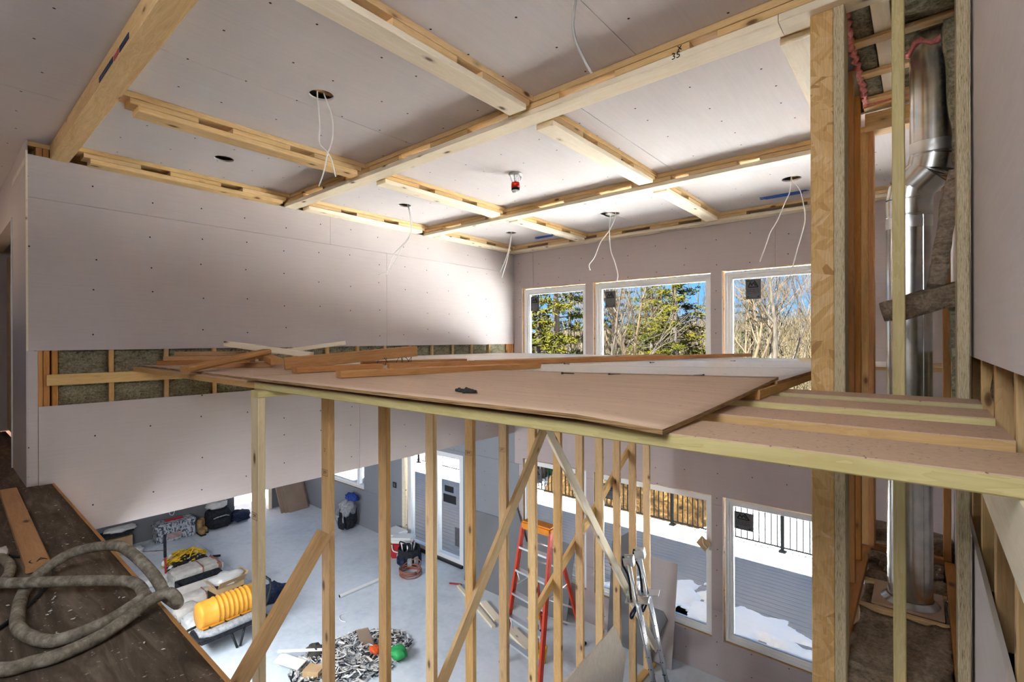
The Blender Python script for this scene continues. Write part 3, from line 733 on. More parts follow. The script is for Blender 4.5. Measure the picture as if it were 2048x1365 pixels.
# ---------------------------------------------------------------- coffer beams
RIGHTW = Vector((0.7668, 0.6419, 0))
def beam(name, label, axis, c0, c1, s0, s1, gaps, mtop=None, mbot=None, step=0.0, endcut=(0.0, 0.0), bcuts=()):
    """three layers: top board on the ceiling, spacer blocks, bottom board. axis 'x' or 'y'; c0..c1 across, s0..s1 along"""
    cx, cs = (c0 + c1) / 2, (s0 + s1) / 2
    root = thing(name, label, "beam", (cs, cx, ZC) if axis == 'x' else (cx, cs, ZC), 'coffer beams under the ceiling')
    mt, mbm = mtop or pine_beam, mbot or pine_pale
    def bd(nm, a, b, z0, z1, m, ins=0.0):
        zc = (z0 + z1) / 2
        p, q = ((a, cx, zc), (b, cx, zc)) if axis == 'x' else ((cx, a, zc), (cx, b, zc))
        board(nm, p, q, (c1 - c0) - ins, z1 - z0 - 0.0015, m, root)
    bd('top_board', s0 - endcut[0], s1 + endcut[1], ZC - 0.0385, ZC - 0.0005, mt)
    e = [s0] + [x for gp in gaps for x in gp] + [s1]
    for i in range(0, len(e), 2): bd('spacer_block', e[i] - (endcut[0] * .5 if i == 0 else 0), e[i + 1] + (endcut[1] * .5 if i == len(e) - 2 else 0), ZC - 0.0775, ZC - 0.0395, mt, ins=0.004)
    cuts = [s0] + list(bcuts) + [s1]
    for i in range(len(cuts) - 1): bd('bottom_board', cuts[i] + (0.003 if i else 0), cuts[i + 1], ZC - 0.117, ZC - 0.0785, mbm)
    return root
# front beam: one solid glulam-like timber
ba = thing("coffer_beam", 'solid knotty timber beam crossing the ceiling at upper left, nearest the camera', 'beam', (-2.6, 0.70, ZC), 'coffer beams under the ceiling')
board('timber', (XL, 0.6975, ZC - 0.058), (0.16, 0.6975, ZC - 0.058), 0.115, 0.115, pine_beam, ba)
rg = random.Random(3)
for (x0_, x1_, m_) in ((-3.62, -3.30, navy_cloth), (-3.28, -3.18, red_plastic), (-3.16, -2.98, navy_cloth)):
    board('paint_mark', (x0_, 0.6395, ZC - 0.085), (x1_, 0.6395, ZC - 0.082), 0.03, 0.002, m_, ba, up=(0, 1, 0))
DG = [(-4.97, -4.57), (-4.175, -3.77), (-3.347, -2.95), (-2.54, -2.148), (-1.735, -1.349), (-0.92, -0.78)]
EG = [(-5.0, -4.64), (-4.2, -3.85), (-3.41, -3.02), (-2.62, -2.217), (-1.816, -1.645), (-1.23, -1.047)]
FG = [(-4.98, -4.575), (-4.17, -3.69), (-3.28, -2.86), (-2.46, -2.165), (-1.63, -0.99)]
bD = beam("coffer_beam", 'long middle ceiling beam running from left wall to the strand board column, 35 pencilled on its side', 'x', 2.53, 2.665, XL, XR - 0.02, DG, bcuts=(-0.51,))
beam("coffer_beam", 'second long ceiling beam parallel to the windows, beyond the red lamp socket', 'x', 4.50, 4.635, XL, -0.30, EG)
beam("coffer_beam", 'ceiling beam along the top of the window wall', 'x', 6.357, 6.495, XL, XR - 0.02, FG)
CG1, CG2, CG3 = [(1.21, 1.43), (1.85, 2.05)], [(3.14, 3.35), (3.74, 3.97)], [(5.08, 5.28), (5.66, 5.87)]
LPOS = [('left wall', -5.388, -5.25), ('second row from the left wall', -3.97, -3.83), ('third row from the left wall', -2.07, -1.93), ('fourth row, against the strand board column', -0.545, -0.395)]
for k, (nm, x0, x1) in enumerate(LPOS):
    for j, (y0, y1, gps, seg) in enumerate(((0.87, 2.45, CG1, 'nearest bay'), (2.745, 4.36, CG2, 'middle bay'), (4.69, 6.25, CG3, 'bay next to the windows'))):
        if k == 3 and j == 2: continue
        if k == 0: lab = 'short ceiling beam along the top of the left wall, ' + seg
        else: lab = 'short cross beam of the ceiling grid, %s, %s' % (nm, seg)
        if k == 3 and j == 0: continue
        ec = (0.085, 0.075) if j == 0 else (0.06, 0.1) if j == 1 else (0.04, 0.1)
        beam("coffer_beam", lab, 'y', x0, x1, y0, y1, gps, endcut=ec, mbot=pine_beam if j == 0 and k < 2 else pine_pale)
M = frame_M((-0.99, 2.5285, ZC - 0.092), (1, 0, 0), (0, 0, 1)); text('35', M, 0.05, ink, bD, 'pencil_mark')
M = frame_M((-0.97, 2.5285, ZC - 0.055), (1, 0, 0), (0, 0, 1)); text('x', M, 0.05, ink, bD, 'pencil_mark')

# ---------------------------------------------------------------- ceiling cables, lamp socket, tape
def cable(label, hole, strands, r=0.004, m=cable_white, name='hanging_cable', dz=0.03):
    root = thing(name, label, 'cable', (hole[0], hole[1], ZC), 'cables hanging from the ceiling')
    for st in strands:
        pts = [Vector((hole[0], hole[1], ZC)) + RIGHTW * st[0][0] + Vector((0, 0, dz))] + [Vector((hole[0], hole[1], ZC)) + RIGHTW * a + Vector((0.02 * math.sin(3 * d), -0.015 * math.sin(4 * d), -d)) for a, d in st]
        MB().tube(smooth_pts(pts, 5), r, 6).build('strand', m, root, loc=root.location)
def pxs(k, pts): return [(a * k, d * k) for a, d in pts]
cable('white twin cable from the lamp hole in the nearest left bay, strands crossing', HOLES[0], [pxs(.00323, [(-8, 2), (-2, 60), (-2, 98), (12, 115), (22, 135), (28, 165)]), pxs(.00323, [(6, 0), (21, 40), (24, 80), (19, 105), (13, 120), (5, 155), (-6, 184)])], 0.0045)
cable('long white twin cable in the bay by the left wall, ends apart', HOLES[2], [pxs(.00613, [(6, 1), (10, 20), (12, 45), (6, 65), (-9, 82), (-22, 95), (-30, 115), (-37, 134)]), pxs(.00613, [(8, 2), (12, 22), (14, 45), (8, 66), (-7, 84), (-14, 100), (-32, 124), (-52, 133)])], 0.0042)
cable('white twin cable hanging in the far left corner bay', HOLES[3], [pxs(.0077, [(0, 4), (-4, 29), (-12, 54), (-22, 76)]), pxs(.0077, [(1, 4), (-3, 31), (-10, 58), (-19, 87)])], 0.006)
cable('white twin cable in front of the middle window, one end kinked', HOLES[4], [pxs(.0063, [(6, 2), (1, 17), (-8, 35), (-25, 57), (-38, 87), (-49, 102), (-47, 113)]), pxs(.0063, [(-4, 2), (-7, 32), (-6, 72), (2, 97), (8, 122), (6, 135)])], 0.006)
cable('white twin cable by the strand board column, in front of the right window', HOLES[5], [pxs(.005, [(-1, 2), (-5, 27), (-15, 47), (-31, 82), (-46, 107), (-53, 127), (-66, 164)]), pxs(.005, [(1, 2), (15, 22), (21, 52), (23, 82), (17, 107), (7, 142), (-3, 187), (-8, 205)])], 0.005)
cable('thick grey cable hanging at the top of the picture near the middle', (-1.225, 1.93, 0), [pxs(.00226, [(0, 0), (-7, 50), (-6, 75), (0, 100), (15, 135), (28, 160)])], 0.0065, cable_grey, dz=0.0)
sd = thing('lamp_socket', 'red and black lamp socket hanging from chrome wires under the ceiling', 'lamp', (-2.974, 3.610, ZC))
MB().lathe([(0.001, ZC), (0.062, ZC), (0.066, ZC - 0.010), (0.052, ZC - 0.022), (0.030, ZC - 0.014), (0.001, ZC - 0.012)], (-2.974, 3.61, 0)).build('canopy', alu, sd, loc=sd.location)
for k in range(6):
    th = k * PI / 3
    MB().tube([(-2.974 + .055 * math.cos(th), 3.61 + .055 * math.sin(th), ZC - .02), (-2.974 + .045 * math.cos(th), 3.61 + .045 * math.sin(th), ZC - .06), (-2.974 + .025 * math.cos(th), 3.61 + .025 * math.sin(th), ZC - .09)], 0.006, 6).build('wire', alu, sd, loc=sd.location)
MB().lathe([(0.001, ZC - .085), (0.040, ZC - .087), (0.042, ZC - .135), (0.001, ZC - .136)], (-2.974, 3.61, 0)).build('collar', plain('signal_red', (0.62, 0.03, 0.015), 0.4), sd, loc=sd.location)
MB().lathe([(0.001, ZC - .136), (0.041, ZC - .136), (0.040, ZC - .160), (0.001, ZC - .160)], (-2.974, 3.61, 0)).build('band', black_metal, sd, loc=sd.location)
MB().lathe([(0.001, ZC - .160), (0.038, ZC - .160), (0.030, ZC - .178), (0.001, ZC - .182)], (-2.974, 3.61, 0)).build('tip', white_plastic, sd, loc=sd.location)
for (x0, x1, y, l) in ((-1.38, -0.96, 6.05, 'blue masking tape strip on the ceiling near the right window'), (-4.62, -4.30, 6.10, 'blue masking tape strip on the ceiling in the far left bay')):
    mb = MB(); rg = random.Random(int(abs(x0) * 10))
    for k in range(5):
        mb.box(x0 + rg.uniform(-.04, .04), x1 + rg.uniform(-.05, .05), y - .06 + k * .024, y - .03 + k * .024, ZC - 0.0012 - .0003 * k, ZC - .0004)
    tag(mb.build('masking_tape', blue_tape, loc=((x0 + x1) / 2, y, ZC)), l, 'tape')

# ================================================================ OUTDOORS
ZG = -5.6
gr = struct('ground')
def gz(x, y):
    d = max(0.0, y - 24.0); h = 7.5 * min(1.0, d / 70.0) ** 1.2
    far = min(1.0, max(0.0, (abs(y - 9) - 9) / 8.0) + max(0.0, (abs(x + 6) - 16) / 8.0))
    return ZG + h + 0.5 * far * mnoise.noise(Vector((x * .06, y * .06, 0))) + 0.06 * mnoise.noise(Vector((x * .5, y * .5, 3)))
MB().grid(110, 110, lambda u, v: (-130 + 200 * u, 6.75 + 120 * v ** 1.6, gz(-130 + 200 * u, 6.75 + 120 * v ** 1.6))).build('snowfield', ground_m, gr)
MB().grid(40, 40, lambda u, v: (-130 + 200 * u, -90 + 83.5 * v, ZG)).build('yard_rear', mdf, gr)
MB().grid(20, 8, lambda u, v: (-130 + 114.7 * u, -6.5 + 13.3 * v, ZG)).build('yard_side', mdf, gr)
MB().grid(20, 8, lambda u, v: (0.45 + 70 * u, -6.5 + 13.3 * v, ZG)).build('snowfield_side', ground_m, gr)

dk = struct('deck', (-6, 9, -4.45))
for k in range(34):
    y = 6.69 + k * 0.1425
    board('deck_board', (-17.0, y + 0.068, -4.463), (4.0, y + 0.068, -4.463), 0.134, 0.026, deck_m, dk)
bx('deck_joists', -17, 4, 6.68, 11.52, -4.70, -4.485, black_metal, dk)
bx('fascia_board', -17, 4, 11.53, 11.56, -4.72, -4.45, deck_m, dk)
def snow_patch(label, cx, cy, rx, ry, seed, edge):
    mb = MB(); nx, ny = 90, 46
    def h(x, y):
        u, v = (x - cx) / rx, (y - 6.69) / ry
        e = 1.0 - edge * u - v - 0.35 * mnoise.noise(Vector((x * 1.3, y * 1.3, seed))) - 0.22 * mnoise.noise(Vector((x * 4, y * 4, seed + 5))) - max(0, abs(u) - .8) * 5
        hh = 0.085 * min(1, max(-1, e * 3.5))
        f = mnoise.noise(Vector((x * 2.2, y * 3.4, seed + 9)))
        if f > 0.30: hh -= min(0.11, (f - 0.30) * 1.1)
        return hh
    vs = {}
    for j in range(ny + 1):
        for i in range(nx + 1):
            x, y = cx - rx + 2 * rx * i / nx, 6.70 + ry * 1.8 * j / ny
            vs[i, j] = (x, y, h(x, y))
    idx = {}
    for j in range(ny):
        for i in range(nx):
            q = [(i, j), (i + 1, j), (i + 1, j + 1), (i, j + 1)]
            if max(vs[p][2] for p in q) <= 0.0: continue
            ids = []
            for p in q:
                if p not in idx: idx[p] = len(mb.v); mb.v.append(Vector((vs[p][0], vs[p][1], -4.452 + max(vs[p][2], -0.01))))
                ids.append(idx[p])
            mb.f.append(tuple(ids)); mb.s.append(True)
    return tag(mb.build('snow_patch', snow, loc=(cx, 7.2, -4.45)), label, 'snow', kind='stuff')
snow_patch('trampled snow lying on the deck outside the right lower window', -1.35, 7.4, 1.9, 1.75, 1.0, 0.42)
snow_patch('trampled snow lying on the deck outside the middle lower window', -3.75, 7.3, 1.0, 1.9, 7.0, -0.3)

def railing(label, p0, p1, posts):
    p0, p1 = Vector(p0), Vector(p1); d = (p1 - p0); L = d.length; d.normalize()
    r = thing('deck_railing', label, 'railing', p0, 'deck railings')
    up = (0, 0, 1)
    board('top_rail', p0 + Vector((0, 0, .95)), p1 + Vector((0, 0, .95)), 0.045, 0.04, rail_black, r)
    board('bottom_rail', p0 + Vector((0, 0, .10)), p1 + Vector((0, 0, .10)), 0.035, 0.03, rail_black, r)
    n = int(L / 0.1175)
    for i in range(1, n):
        q = p0 + d * (L * i / n)
        board('baluster', q + Vector((0, 0, .115)), q + Vector((0, 0, .93)), 0.023, 0.023, rail_black, r, up=(0, 1, 0), ch=0.002)
    for s in posts:
        q = p0 + d * s
        po = board('post', q, q + Vector((0, 0, 1.0)), 0.064, 0.064, rail_black, r, up=(0, 1, 0))
        board('post_base', q, q + Vector((0, 0, .03)), 0.125, 0.125, rail_black, r, up=(0, 1, 0))
railing('black metal railing along the far edge of the deck', (-16.35, 11.42, -4.45), (3.9, 11.42, -4.45), [2.35 * k + .002 for k in range(9)])
railing('black metal railing across the far left end of the deck', (-16.4, 6.9, -4.45), (-16.4, 11.3, -4.45), [0.05, 2.2])
mb = MB()
mb.grid(60, 40, lambda u, v: ((-7.9 + 6.2 * (u - .5)), 15.6 + 5.0 * (v - .5), ZG - .1 + 2.7 * max(0, 1 - ((u - .5) * 2) ** 2 - ((v - .5) * 2) ** 2) ** .8 * (1 + .5 * mnoise.noise(Vector((u * 7, v * 6, 2)))) + .12 * mnoise.noise(Vector((u * 26, v * 20, 5)))))
tag(mb.build('dirt_mound', soil, loc=(-7.9, 15.6, ZG)), 'heap of brown soil in the snow beyond the deck railing', 'dirt', kind='stuff')
for (x, y, sx_, sz_, m_, l) in ((-11.9, 16.9, 2.2, .35, plain('green_tarp', (0.007, 0.10, 0.03), 0.6), 'green tarpaulin lying in the snow beyond the deck, seen through the lower left window'),
                               (-10.7, 17.6, 1.6, .8, plain('orange_tarp', (0.25, 0.10, 0.01), 0.6), 'orange tarpaulin heap in the snow beyond the deck')):
    tag(lump('tarpaulin', (x, y, ZG + sz_ * .4), (sx_, 1.0, sz_), m_, amp=.5, seed=int(x), sq=2.6), l, 'tarpaulin')

# ---- trees
def grow(mb, p, d, L, r, depth, rg, seg, spread=0.55, lift=0.12, kids=(2, 4), taper=0.62, minr=0.006):
    n = 4 if depth > 1 else 3
    pts, rr = [p.copy()], [r]
    q = p.copy(); dd = d.copy()
    for i in range(n):
        dd = (dd + Vector((rg.uniform(-1, 1), rg.uniform(-1, 1), rg.uniform(-.5, 1) * 1.0)) * 0.16 + Vector((0, 0, lift * .3))).normalized()
        q = q + dd * (L / n); pts.append(q.copy()); rr.append(max(minr, r * (1 - (1 - taper) * (i + 1) / n)))
    mb.tube(pts, rr, seg, cap=False)
    if depth == 0: return
    for k in range(rg.randint(*kids)):
        t_ = rg.uniform(0.35, 1.0); i = min(n - 1, int(t_ * n)); base = pts[i].lerp(pts[i + 1], t_ * n - i)
        ax = dd.orthogonal().normalized(); ax.rotate(Matrix.Rotation(rg.uniform(0, 2 * PI), 3, dd))
        nd = (dd * math.cos(spread + rg.uniform(-.2, .3)) + ax * math.sin(spread + rg.uniform(-.2, .3)) + Vector((0, 0, lift))).normalized()
        grow(mb, base, nd, L * rg.uniform(.55, .8), max(minr, rr[i] * rg.uniform(.5, .7)), depth - 1, rg, max(3, seg - 1), spread, lift, kids, taper, minr)
    grow(mb, pts[-1], dd, L * .7, rr[-1], depth - 1, rg, max(3, seg - 1), spread, lift, kids, taper, minr)
def bare_mesh(seed, L, r, depth, spread, m, kids=(2, 3), lean=(0, 0)):
    rg = random.Random(seed); mb = MB()
    grow(mb, Vector((0, 0, 0)), Vector((lean[0], lean[1], 1)).normalized(), L, r, depth, rg, 7, spread, 0.10, kids)
    o = mb.build('bare_tree', m); me = o.data; bpy.data.objects.remove(o); return me
BM = [bare_mesh(11, 5.0, .17, 5, .55, bark_grey), bare_mesh(12, 4.0, .13, 5, .65, bark_tan, kids=(2, 3)), bare_mesh(13, 5.5, .20, 5, .5, bark_tan),
      bare_mesh(14, 3.2, .09, 4, .6, bark_grey), bare_mesh(15, 4.5, .15, 5, .6, bark_tan, lean=(.35, 0))]
def tree(me, x, y, s, rz, label, group=None, z=None):
    o = bpy.data.objects.new('bare_tree', me); COL.objects.link(o)
    o.location = (x, y, gz(x, y) - .1 if z is None else z); o.scale = (s, s, s); o.rotation_euler = (0, 0, rz)
    return tag(o, label, 'tree', group or 'bare trees behind the house')
def at_u(u, depth):   # direction in plan for a tree seen in a window, at a depth
    r = (u - 1024) / 980.58
    return (-0.6421 + .7666 * r) * depth, (.7666 + .6421 * r) * depth
for (u, dpt, k, s, rz, lab) in ((1262, 25, 2, .95, .4, 'tall grey-brown bare tree with forked trunk in the middle upper window'),
                               (1545, 21, 0, .95, 1.9, 'tall bare tree with crooked trunk against the sky in the right upper window'),
                               (1484, 22, 1, 1.0, 3.0, 'bare tree at the left edge of the right upper window, behind the sticker'),
                               (1590, 17, 4, .9, -.5, 'leaning multi-branched bare tree beside the strand board column'),
                               (1215, 24, 3, 1.35, .2, 'thin bare tree at the left edge of the middle upper window'),
                               (1160, 27, 3, 1.5, 1.2, 'slender bare tree at the right edge of the left upper window')):
    x, y = at_u(u, dpt); tree(BM[k], x, y, s, rz, lab)
rg = random.Random(5)
for i in range(26):
    u = 1035 + 600 * (i + rg.random() * .9) / 26; x, y = at_u(u, rg.uniform(31, 58))
    tree(BM[rg.choice((0, 1, 3, 3, 4))], x, y, rg.uniform(.6, 1.0), rg.uniform(0, 6), 'bare grey and tan trees of the wood behind the nearer trees', 'bare trees of the far wood')
def pine_mesh(seed, Ht, R, bare, m_leaf, dens=1.0):
    rg = random.Random(seed); tr, lf = MB(), MB()
    tr.tube([(0, 0, 0), (.04, .02, Ht * .35), (-.03, .03, Ht * .7), (0, 0, Ht)], [.24, .20, .11, .02], 8, cap=False)
    nb = int(46 * dens)
    for i in range(nb):
        f = bare + (1 - bare) * (i / nb) ** .9; z = Ht * f; th = i * 2.4 + rg.uniform(-.4, .4)
        L = R * (1 - (f - bare) / (1 - bare)) ** .7 * rg.uniform(.6, 1.1) + .3
        d = Vector((math.cos(th), math.sin(th), rg.uniform(-.05, .25))).normalized()
        pts = [Vector((0, 0, z)) + d * L * s + Vector((0, 0, -.10 * L * s * s)) for s in (0, .35, .7, 1.0)]
        tr.tube(pts, [.035, .025, .016, .008], 4, cap=False)
        for j in range(int(L * 34 * dens)):
            s = rg.uniform(.25, 1.05); c = pts[0].lerp(pts[-1], s) + Vector((rg.gauss(0, .13 * L * s), rg.gauss(0, .13 * L * s), rg.gauss(.05, .10)))
            for q in range(4):
                a = Vector((rg.gauss(0, 1), rg.gauss(0, 1), rg.gauss(.3, .6))).normalized() * rg.uniform(.12, .26); b = a.orthogonal().normalized() * .035
                n = len(lf.v); lf.v += [c - b, c + b, c + a]; lf.f.append((n, n + 1, n + 2)); lf.s.append(False)
    a = tr.build('trunk', bark_grey); b = lf.build('foliage', m_leaf); A, B = a.data, b.data
    bpy.data.objects.remove(a); bpy.data.objects.remove(b); return A, B
PM = [pine_mesh(1, 13, 3.4, .22, needle_y), pine_mesh(2, 10, 3.2, .12, needle_y, 1.15), pine_mesh(3, 14, 3.4, .15, needle_d), pine_mesh(4, 5.5, 1.7, .05, needle_y)]
for (u, dpt, k, s, rz, lab) in ((1112, 25, 0, 1.0, .3, 'tall pine with pale trunk and yellow-green needles in the left upper window'),
                               (1078, 20, 3, 1.25, 2.2, 'small yellow-green pine low at the left edge of the left upper window'),
                               (1352, 28, 1, 1.0, 1.0, 'broad yellow-green pine filling the right half of the middle upper window'),
                               (1305, 34, 1, .95, 2.0, 'yellow-green pine left of the broad pine in the middle upper window'),
                               (1345, 42, 2, 1.0, 4.0, 'dark green pine rising behind the broad yellow-green pine'),
                               (1232, 40, 2, .8, 5.2, 'dark pine behind the sticker in the middle upper window'),
                               (1505, 44, 2, .72, .9, 'dark pine behind the bare trees in the right upper window'),
                               (1140, 40, 2, .8, 2.9, 'dark pine behind the pale trunk in the left upper window')):
    x, y = at_u(u, dpt)
    t_ = thing('pine_tree', lab, 'tree', (x, y, gz(x, y) - .1), 'pines behind the house'); t_.scale = (s, s, s); t_.rotation_euler = (0, 0, rz)
    for nm, me in zip(('trunk', 'foliage'), PM[k]):
        o = bpy.data.objects.new(nm, me); COL.objects.link(o); o.parent = t_
mb = MB(); rg = random.Random(9)
for i in range(17000):
    u = rg.uniform(1020, 1700); dpt = 24 + 62 * rg.random() ** 1.1; x, y = at_u(u, dpt); z = gz(x, y)
    Ht = rg.uniform(.8, 3.4); d = Vector((rg.gauss(0, .45), rg.gauss(0, .45), 1)).normalized()
    p = Vector((x, y, z + rg.uniform(0, 2.2) * rg.random())); q = p + d * Ht * .5 + Vector((rg.gauss(0, .1), rg.gauss(0, .1), 0)); e = p + d * Ht + Vector((rg.gauss(0, .3), rg.gauss(0, .3), 0))
    rr = .012 + .0003 * dpt
    mb.tube([p, q, e], [rr, rr * .8, rr * .4], 3, cap=False, smooth=False)
tag(mb.build('dry_brush', brush_m, loc=(-15, 40, ZG)), 'tangle of dry leafless brush covering the rise behind the trees', 'brush', kind='stuff')

# ================================================================ STUD WALL AND WORKING PLATFORM
sw = thing('stud_wall', 'temporary wall of bare wooden studs holding up the plywood platform', 'stud wall', (-2.76, 3.6, ZF))
SMATS = [pine_pale, pine, pine_beam, pine, pine_orange, pine_beam, pine, pine, pine_beam, pine, pine, pine_orange, pine_beam]
studs = []
for i in range(13):
    y = 1.134 + 0.4055 * i
    studs.append(boxb('stud', -2.806, -2.717, y, y + 0.038, ZF + 0.04, -0.31, wood('pine_first', (0.74, 0.64, 0.42), (0.56, 0.43, 0.24), 0.6) if i == 0 else (pine_beam, pine)[i % 3 > 0], sw))
boxb('top_plate', -2.806, -2.717, 1.134, 6.2, -0.309, -0.271, plank_w, sw)
boxb('bottom_plate', -2.806, -2.717, 1.134, 6.2, ZF, ZF + 0.038, pine, sw)
board('brace', (-2.697, 1.06, -4.29), (-2.697, 4.07, -0.315), 0.089, 0.038, pine_beam, sw, up=(1, 0, 0))
board('brace', (-2.696, 3.70, -0.80), (-2.696, 6.14, -4.07), 0.089, 0.038, pine_pale, sw, up=(1, 0, 0))
board('brace', (-2.697, 1.50, -1.13), (-2.640, -0.9, -4.27), 0.089, 0.038, pine, sw, up=(1, 0, 0))
board('brace', (-2.826, 6.10, -1.11), (-2.826, 3.62, -2.64), 0.089, 0.038, pine_beam, sw, up=(1, 0, 0))
stamp = plain('grade_stamp', (0.17, 0.095, 0.04), 0.8)
for i, zz in ((1, -.80), (1, -.665), (4, -.90), (5, -.945), (0, -.95)):
    y = 1.134 + 0.4055 * i
    M = frame_M((-2.765, y - 0.0008, zz), (1, 0, 0), (0, 0, 1))
    text('SPF' if zz != -.665 else '2', M, 0.030, stamp, sw, 'grade_stamp', 0.0004)
    mb = MB()
    for q in ((-.034, .034, .017, .019), (-.034, .034, -.019, -.017), (-.034, -.032, -.017, .017), (.032, .034, -.017, .017)): mb.box(-2.765 + q[0], -2.765 + q[1], y - .001, y - .0002, zz + q[2], zz + q[3])
    if zz != -.665: mb.build('grade_stamp_box', stamp, sw, loc=parent_loc(sw))

GP = 'flat planks of the platform'
for (x0, x1, y0, y1, m, lab) in ((-5.365, -2.857, 1.172, 1.405, plank_o, 'plank end reaching the left wall, left of the joint above the first stud'),
        (-2.854, 0.160, 1.172, 1.418, plank_w, 'front edge plank of the platform with long yellow-green edge, nearest the camera'),
        (-5.365, 0.160, 1.572, 1.805, plank_o, 'second flat plank behind the front edge plank, orange edge'),
        (-5.365, 0.160, 1.975, 2.210, plank_w, 'third flat plank from the front of the platform'),
        (-5.365, 0.160, 2.360, 2.555, plank_w, 'fourth flat plank, against the strand board column'),
        (-5.365, 0.150, 5.12, 5.35, plank_o, 'far plank seen past the flue pipe, nearest of the three'),
        (-5.365, 0.150, 5.50, 5.73, plank_o, 'far plank seen past the flue pipe, middle of the three'),
        (-5.365, 0.150, 5.88, 6.11, plank_o, 'far plank seen past the flue pipe, next to the windows')):
    o = boxb('plank', x0, x1, y0, y1, -0.2700, -0.2322, m); tag(o, lab, 'plank', GP)
o = boxb('lumber', -0.56, -0.472, 2.02, 5.05, -0.2316, -0.1938, pine); tag(o, 'straight two-by-four lying under the right edge of the plywood', 'lumber')

def sheet(lab, x0, x1, y0, y1, zf, m, nx=24, ny=12, th=0.0125):
    mb = MB()
    mb.grid(nx, ny, lambda u, v: (x0 + (x1 - x0) * u, y0 + (y1 - y0) * v, zf(u, v)), thick=(0, 0, -th))
    nf = 2 * nx * ny
    fm = [0] * nf + [1] * (len(mb.f) - nf)
    o = mb.build('plywood_sheet', m, loc=((x0 + x1) / 2, (y0 + y1) / 2, zf(.5, .5)), mats=[ply_edge], fm=fm)
    return tag(o, lab, 'plywood', 'plywood sheets of the platform')
sheet('warped front plywood sheet overhanging the front plank, brownish', -2.915, -0.478, 1.130, 2.365, lambda u, v: (-.204 if u < .9 else -.204 - .013 * (u - .9) * 10) * (1 - v ** 1.2) + (-.203 + .037 * u ** 1.5) * v ** 1.2, ply_top, 40, 16)
sheet('plywood sheet coloured pale for window light, behind the front sheet, right edge raised on a two-by-four', -2.900, -0.470, 2.300, 3.540, lambda u, v: -.2185 + .0385 * u ** 2, ply_lit)
sheet('third pale plywood sheet from the front in the right row', -2.900, -0.470, 3.545, 4.765, lambda u, v: -.2190 + .036 * u ** 2, ply_lit)
sheet('pale plywood sheet in the right row nearest the windows', -2.900, -0.480, 4.770, 6.050, lambda u, v: -.2190 + .030 * u ** 2 * (1 - v), ply_lit)
for k, (y0, y1, l, m) in enumerate(((1.215, 2.43, 'plywood sheet under the pile of offcuts at the left wall', ply_top), (2.435, 3.65, 'second plywood sheet along the left wall, behind the offcuts', ply_lit), (3.655, 4.87, 'third plywood sheet along the left wall', ply_lit), (4.875, 6.09, 'plywood sheet in the far left corner of the platform by the left window', ply_lit))):
    sheet(l, -5.33, -2.918 if k == 0 else -2.905, y0, y1, lambda u, v: -.2190 + .002 * math.sin(u * 5), m)
tag(boxb('plywood_offcut', -0.345, -0.19, 4.95, 5.74, -0.2318, -0.2190, ply_lit), 'narrow plywood offcut on the far planks, left of the flue pipe', 'plywood')

# ---- loose lumber on the platform
GL = 'loose lumber on the platform'
def lum(lab, a, b, m, wd=0.089, th=0.038, up=(0, 0, 1), jag=0.0, seed=0, name='lumber', ch=.003):
    return tag(board(name, a, b, wd, th, m, up=up, jag=jag, seed=seed, ch=ch), lab, 'lumber', GL)
lum('two-by-four with a broken right end, nearest the camera on the plywood', (-2.373, 1.40, -.1815), (-2.055, 2.69, -.183), lumber_b, jag=.035, seed=4)
L1 = lum('very long reddish board lying across the back of the plywood', (-3.140, 2.27, -.1985), (-1.520, 6.02, -.186), lumber_o)
lum('second long board lying just behind the very long reddish one', (-2.95, 3.05, -.199), (-2.30, 5.50, -.195), lumber_b)
lum('short board behind the broken two-by-four, bent nails at its left end', (-3.185, 1.56, -.1985), (-3.135, 2.19, -.1985), lumber_o, seed=2)
L4 = lum('board on edge with its right end raised on bent nails', (-3.60, 1.69, -.1735), (-3.41, 2.76, -.100), lumber_b, up=(.98, -.17, 0), seed=3)
lum('short flat board under the raised right end of the board on edge', (-3.62, 2.35, -.1985), (-3.30, 3.25, -.1985), lumber_o)
lum('pale two-by-four crossing the top of the pile, its end facing left', (-4.600, 1.66, -.030), (-4.02, 2.12, -.128), pine_pale, th=.045)
lum('pale board under the crossing one, its far end pointing up right', (-4.70, 1.80, -.150), (-4.28, 2.60, -.028), pine_pale, seed=5)
lum('short stub of two-by-four with its cut end facing the camera', (-3.785, 1.72, -.165), (-4.50, 1.86, -.108), lumber_b, th=.045, seed=6)
lum('rounded board sloping from the front left of the pile up onto it', (-3.750, 1.10, -.194), (-4.05, 1.76, -.092), lumber_b, th=.042, ch=.012)
lum('lowest board of the stack at the left wall', (-5.20, 1.33, -.1990), (-4.62, 1.88, -.1990), lumber_o, seed=7)
lum('middle board of the stack at the left wall', (-5.15, 1.36, -.1605), (-4.70, 1.95, -.1605), lumber_b, seed=8)
lum('top board of the stack at the left wall', (-5.18, 1.45, -.1220), (-4.85, 1.93, -.1220), lumber_b, seed=9)
lum('dark board lying in front of the stub on the plywood', (-4.32, 1.47, -.1990), (-4.04, 1.80, -.1990), lumber_o, seed=10)
tag(boxb('lumber', -0.78, -0.69, 4.60, 4.68, -0.1985, -0.160, pine_pale), 'small pale block on the plywood by the strand board column', 'lumber')
nail = plain('nail_steel', (0.05, 0.045, 0.04), 0.5, 0.6)
rg = random.Random(2)
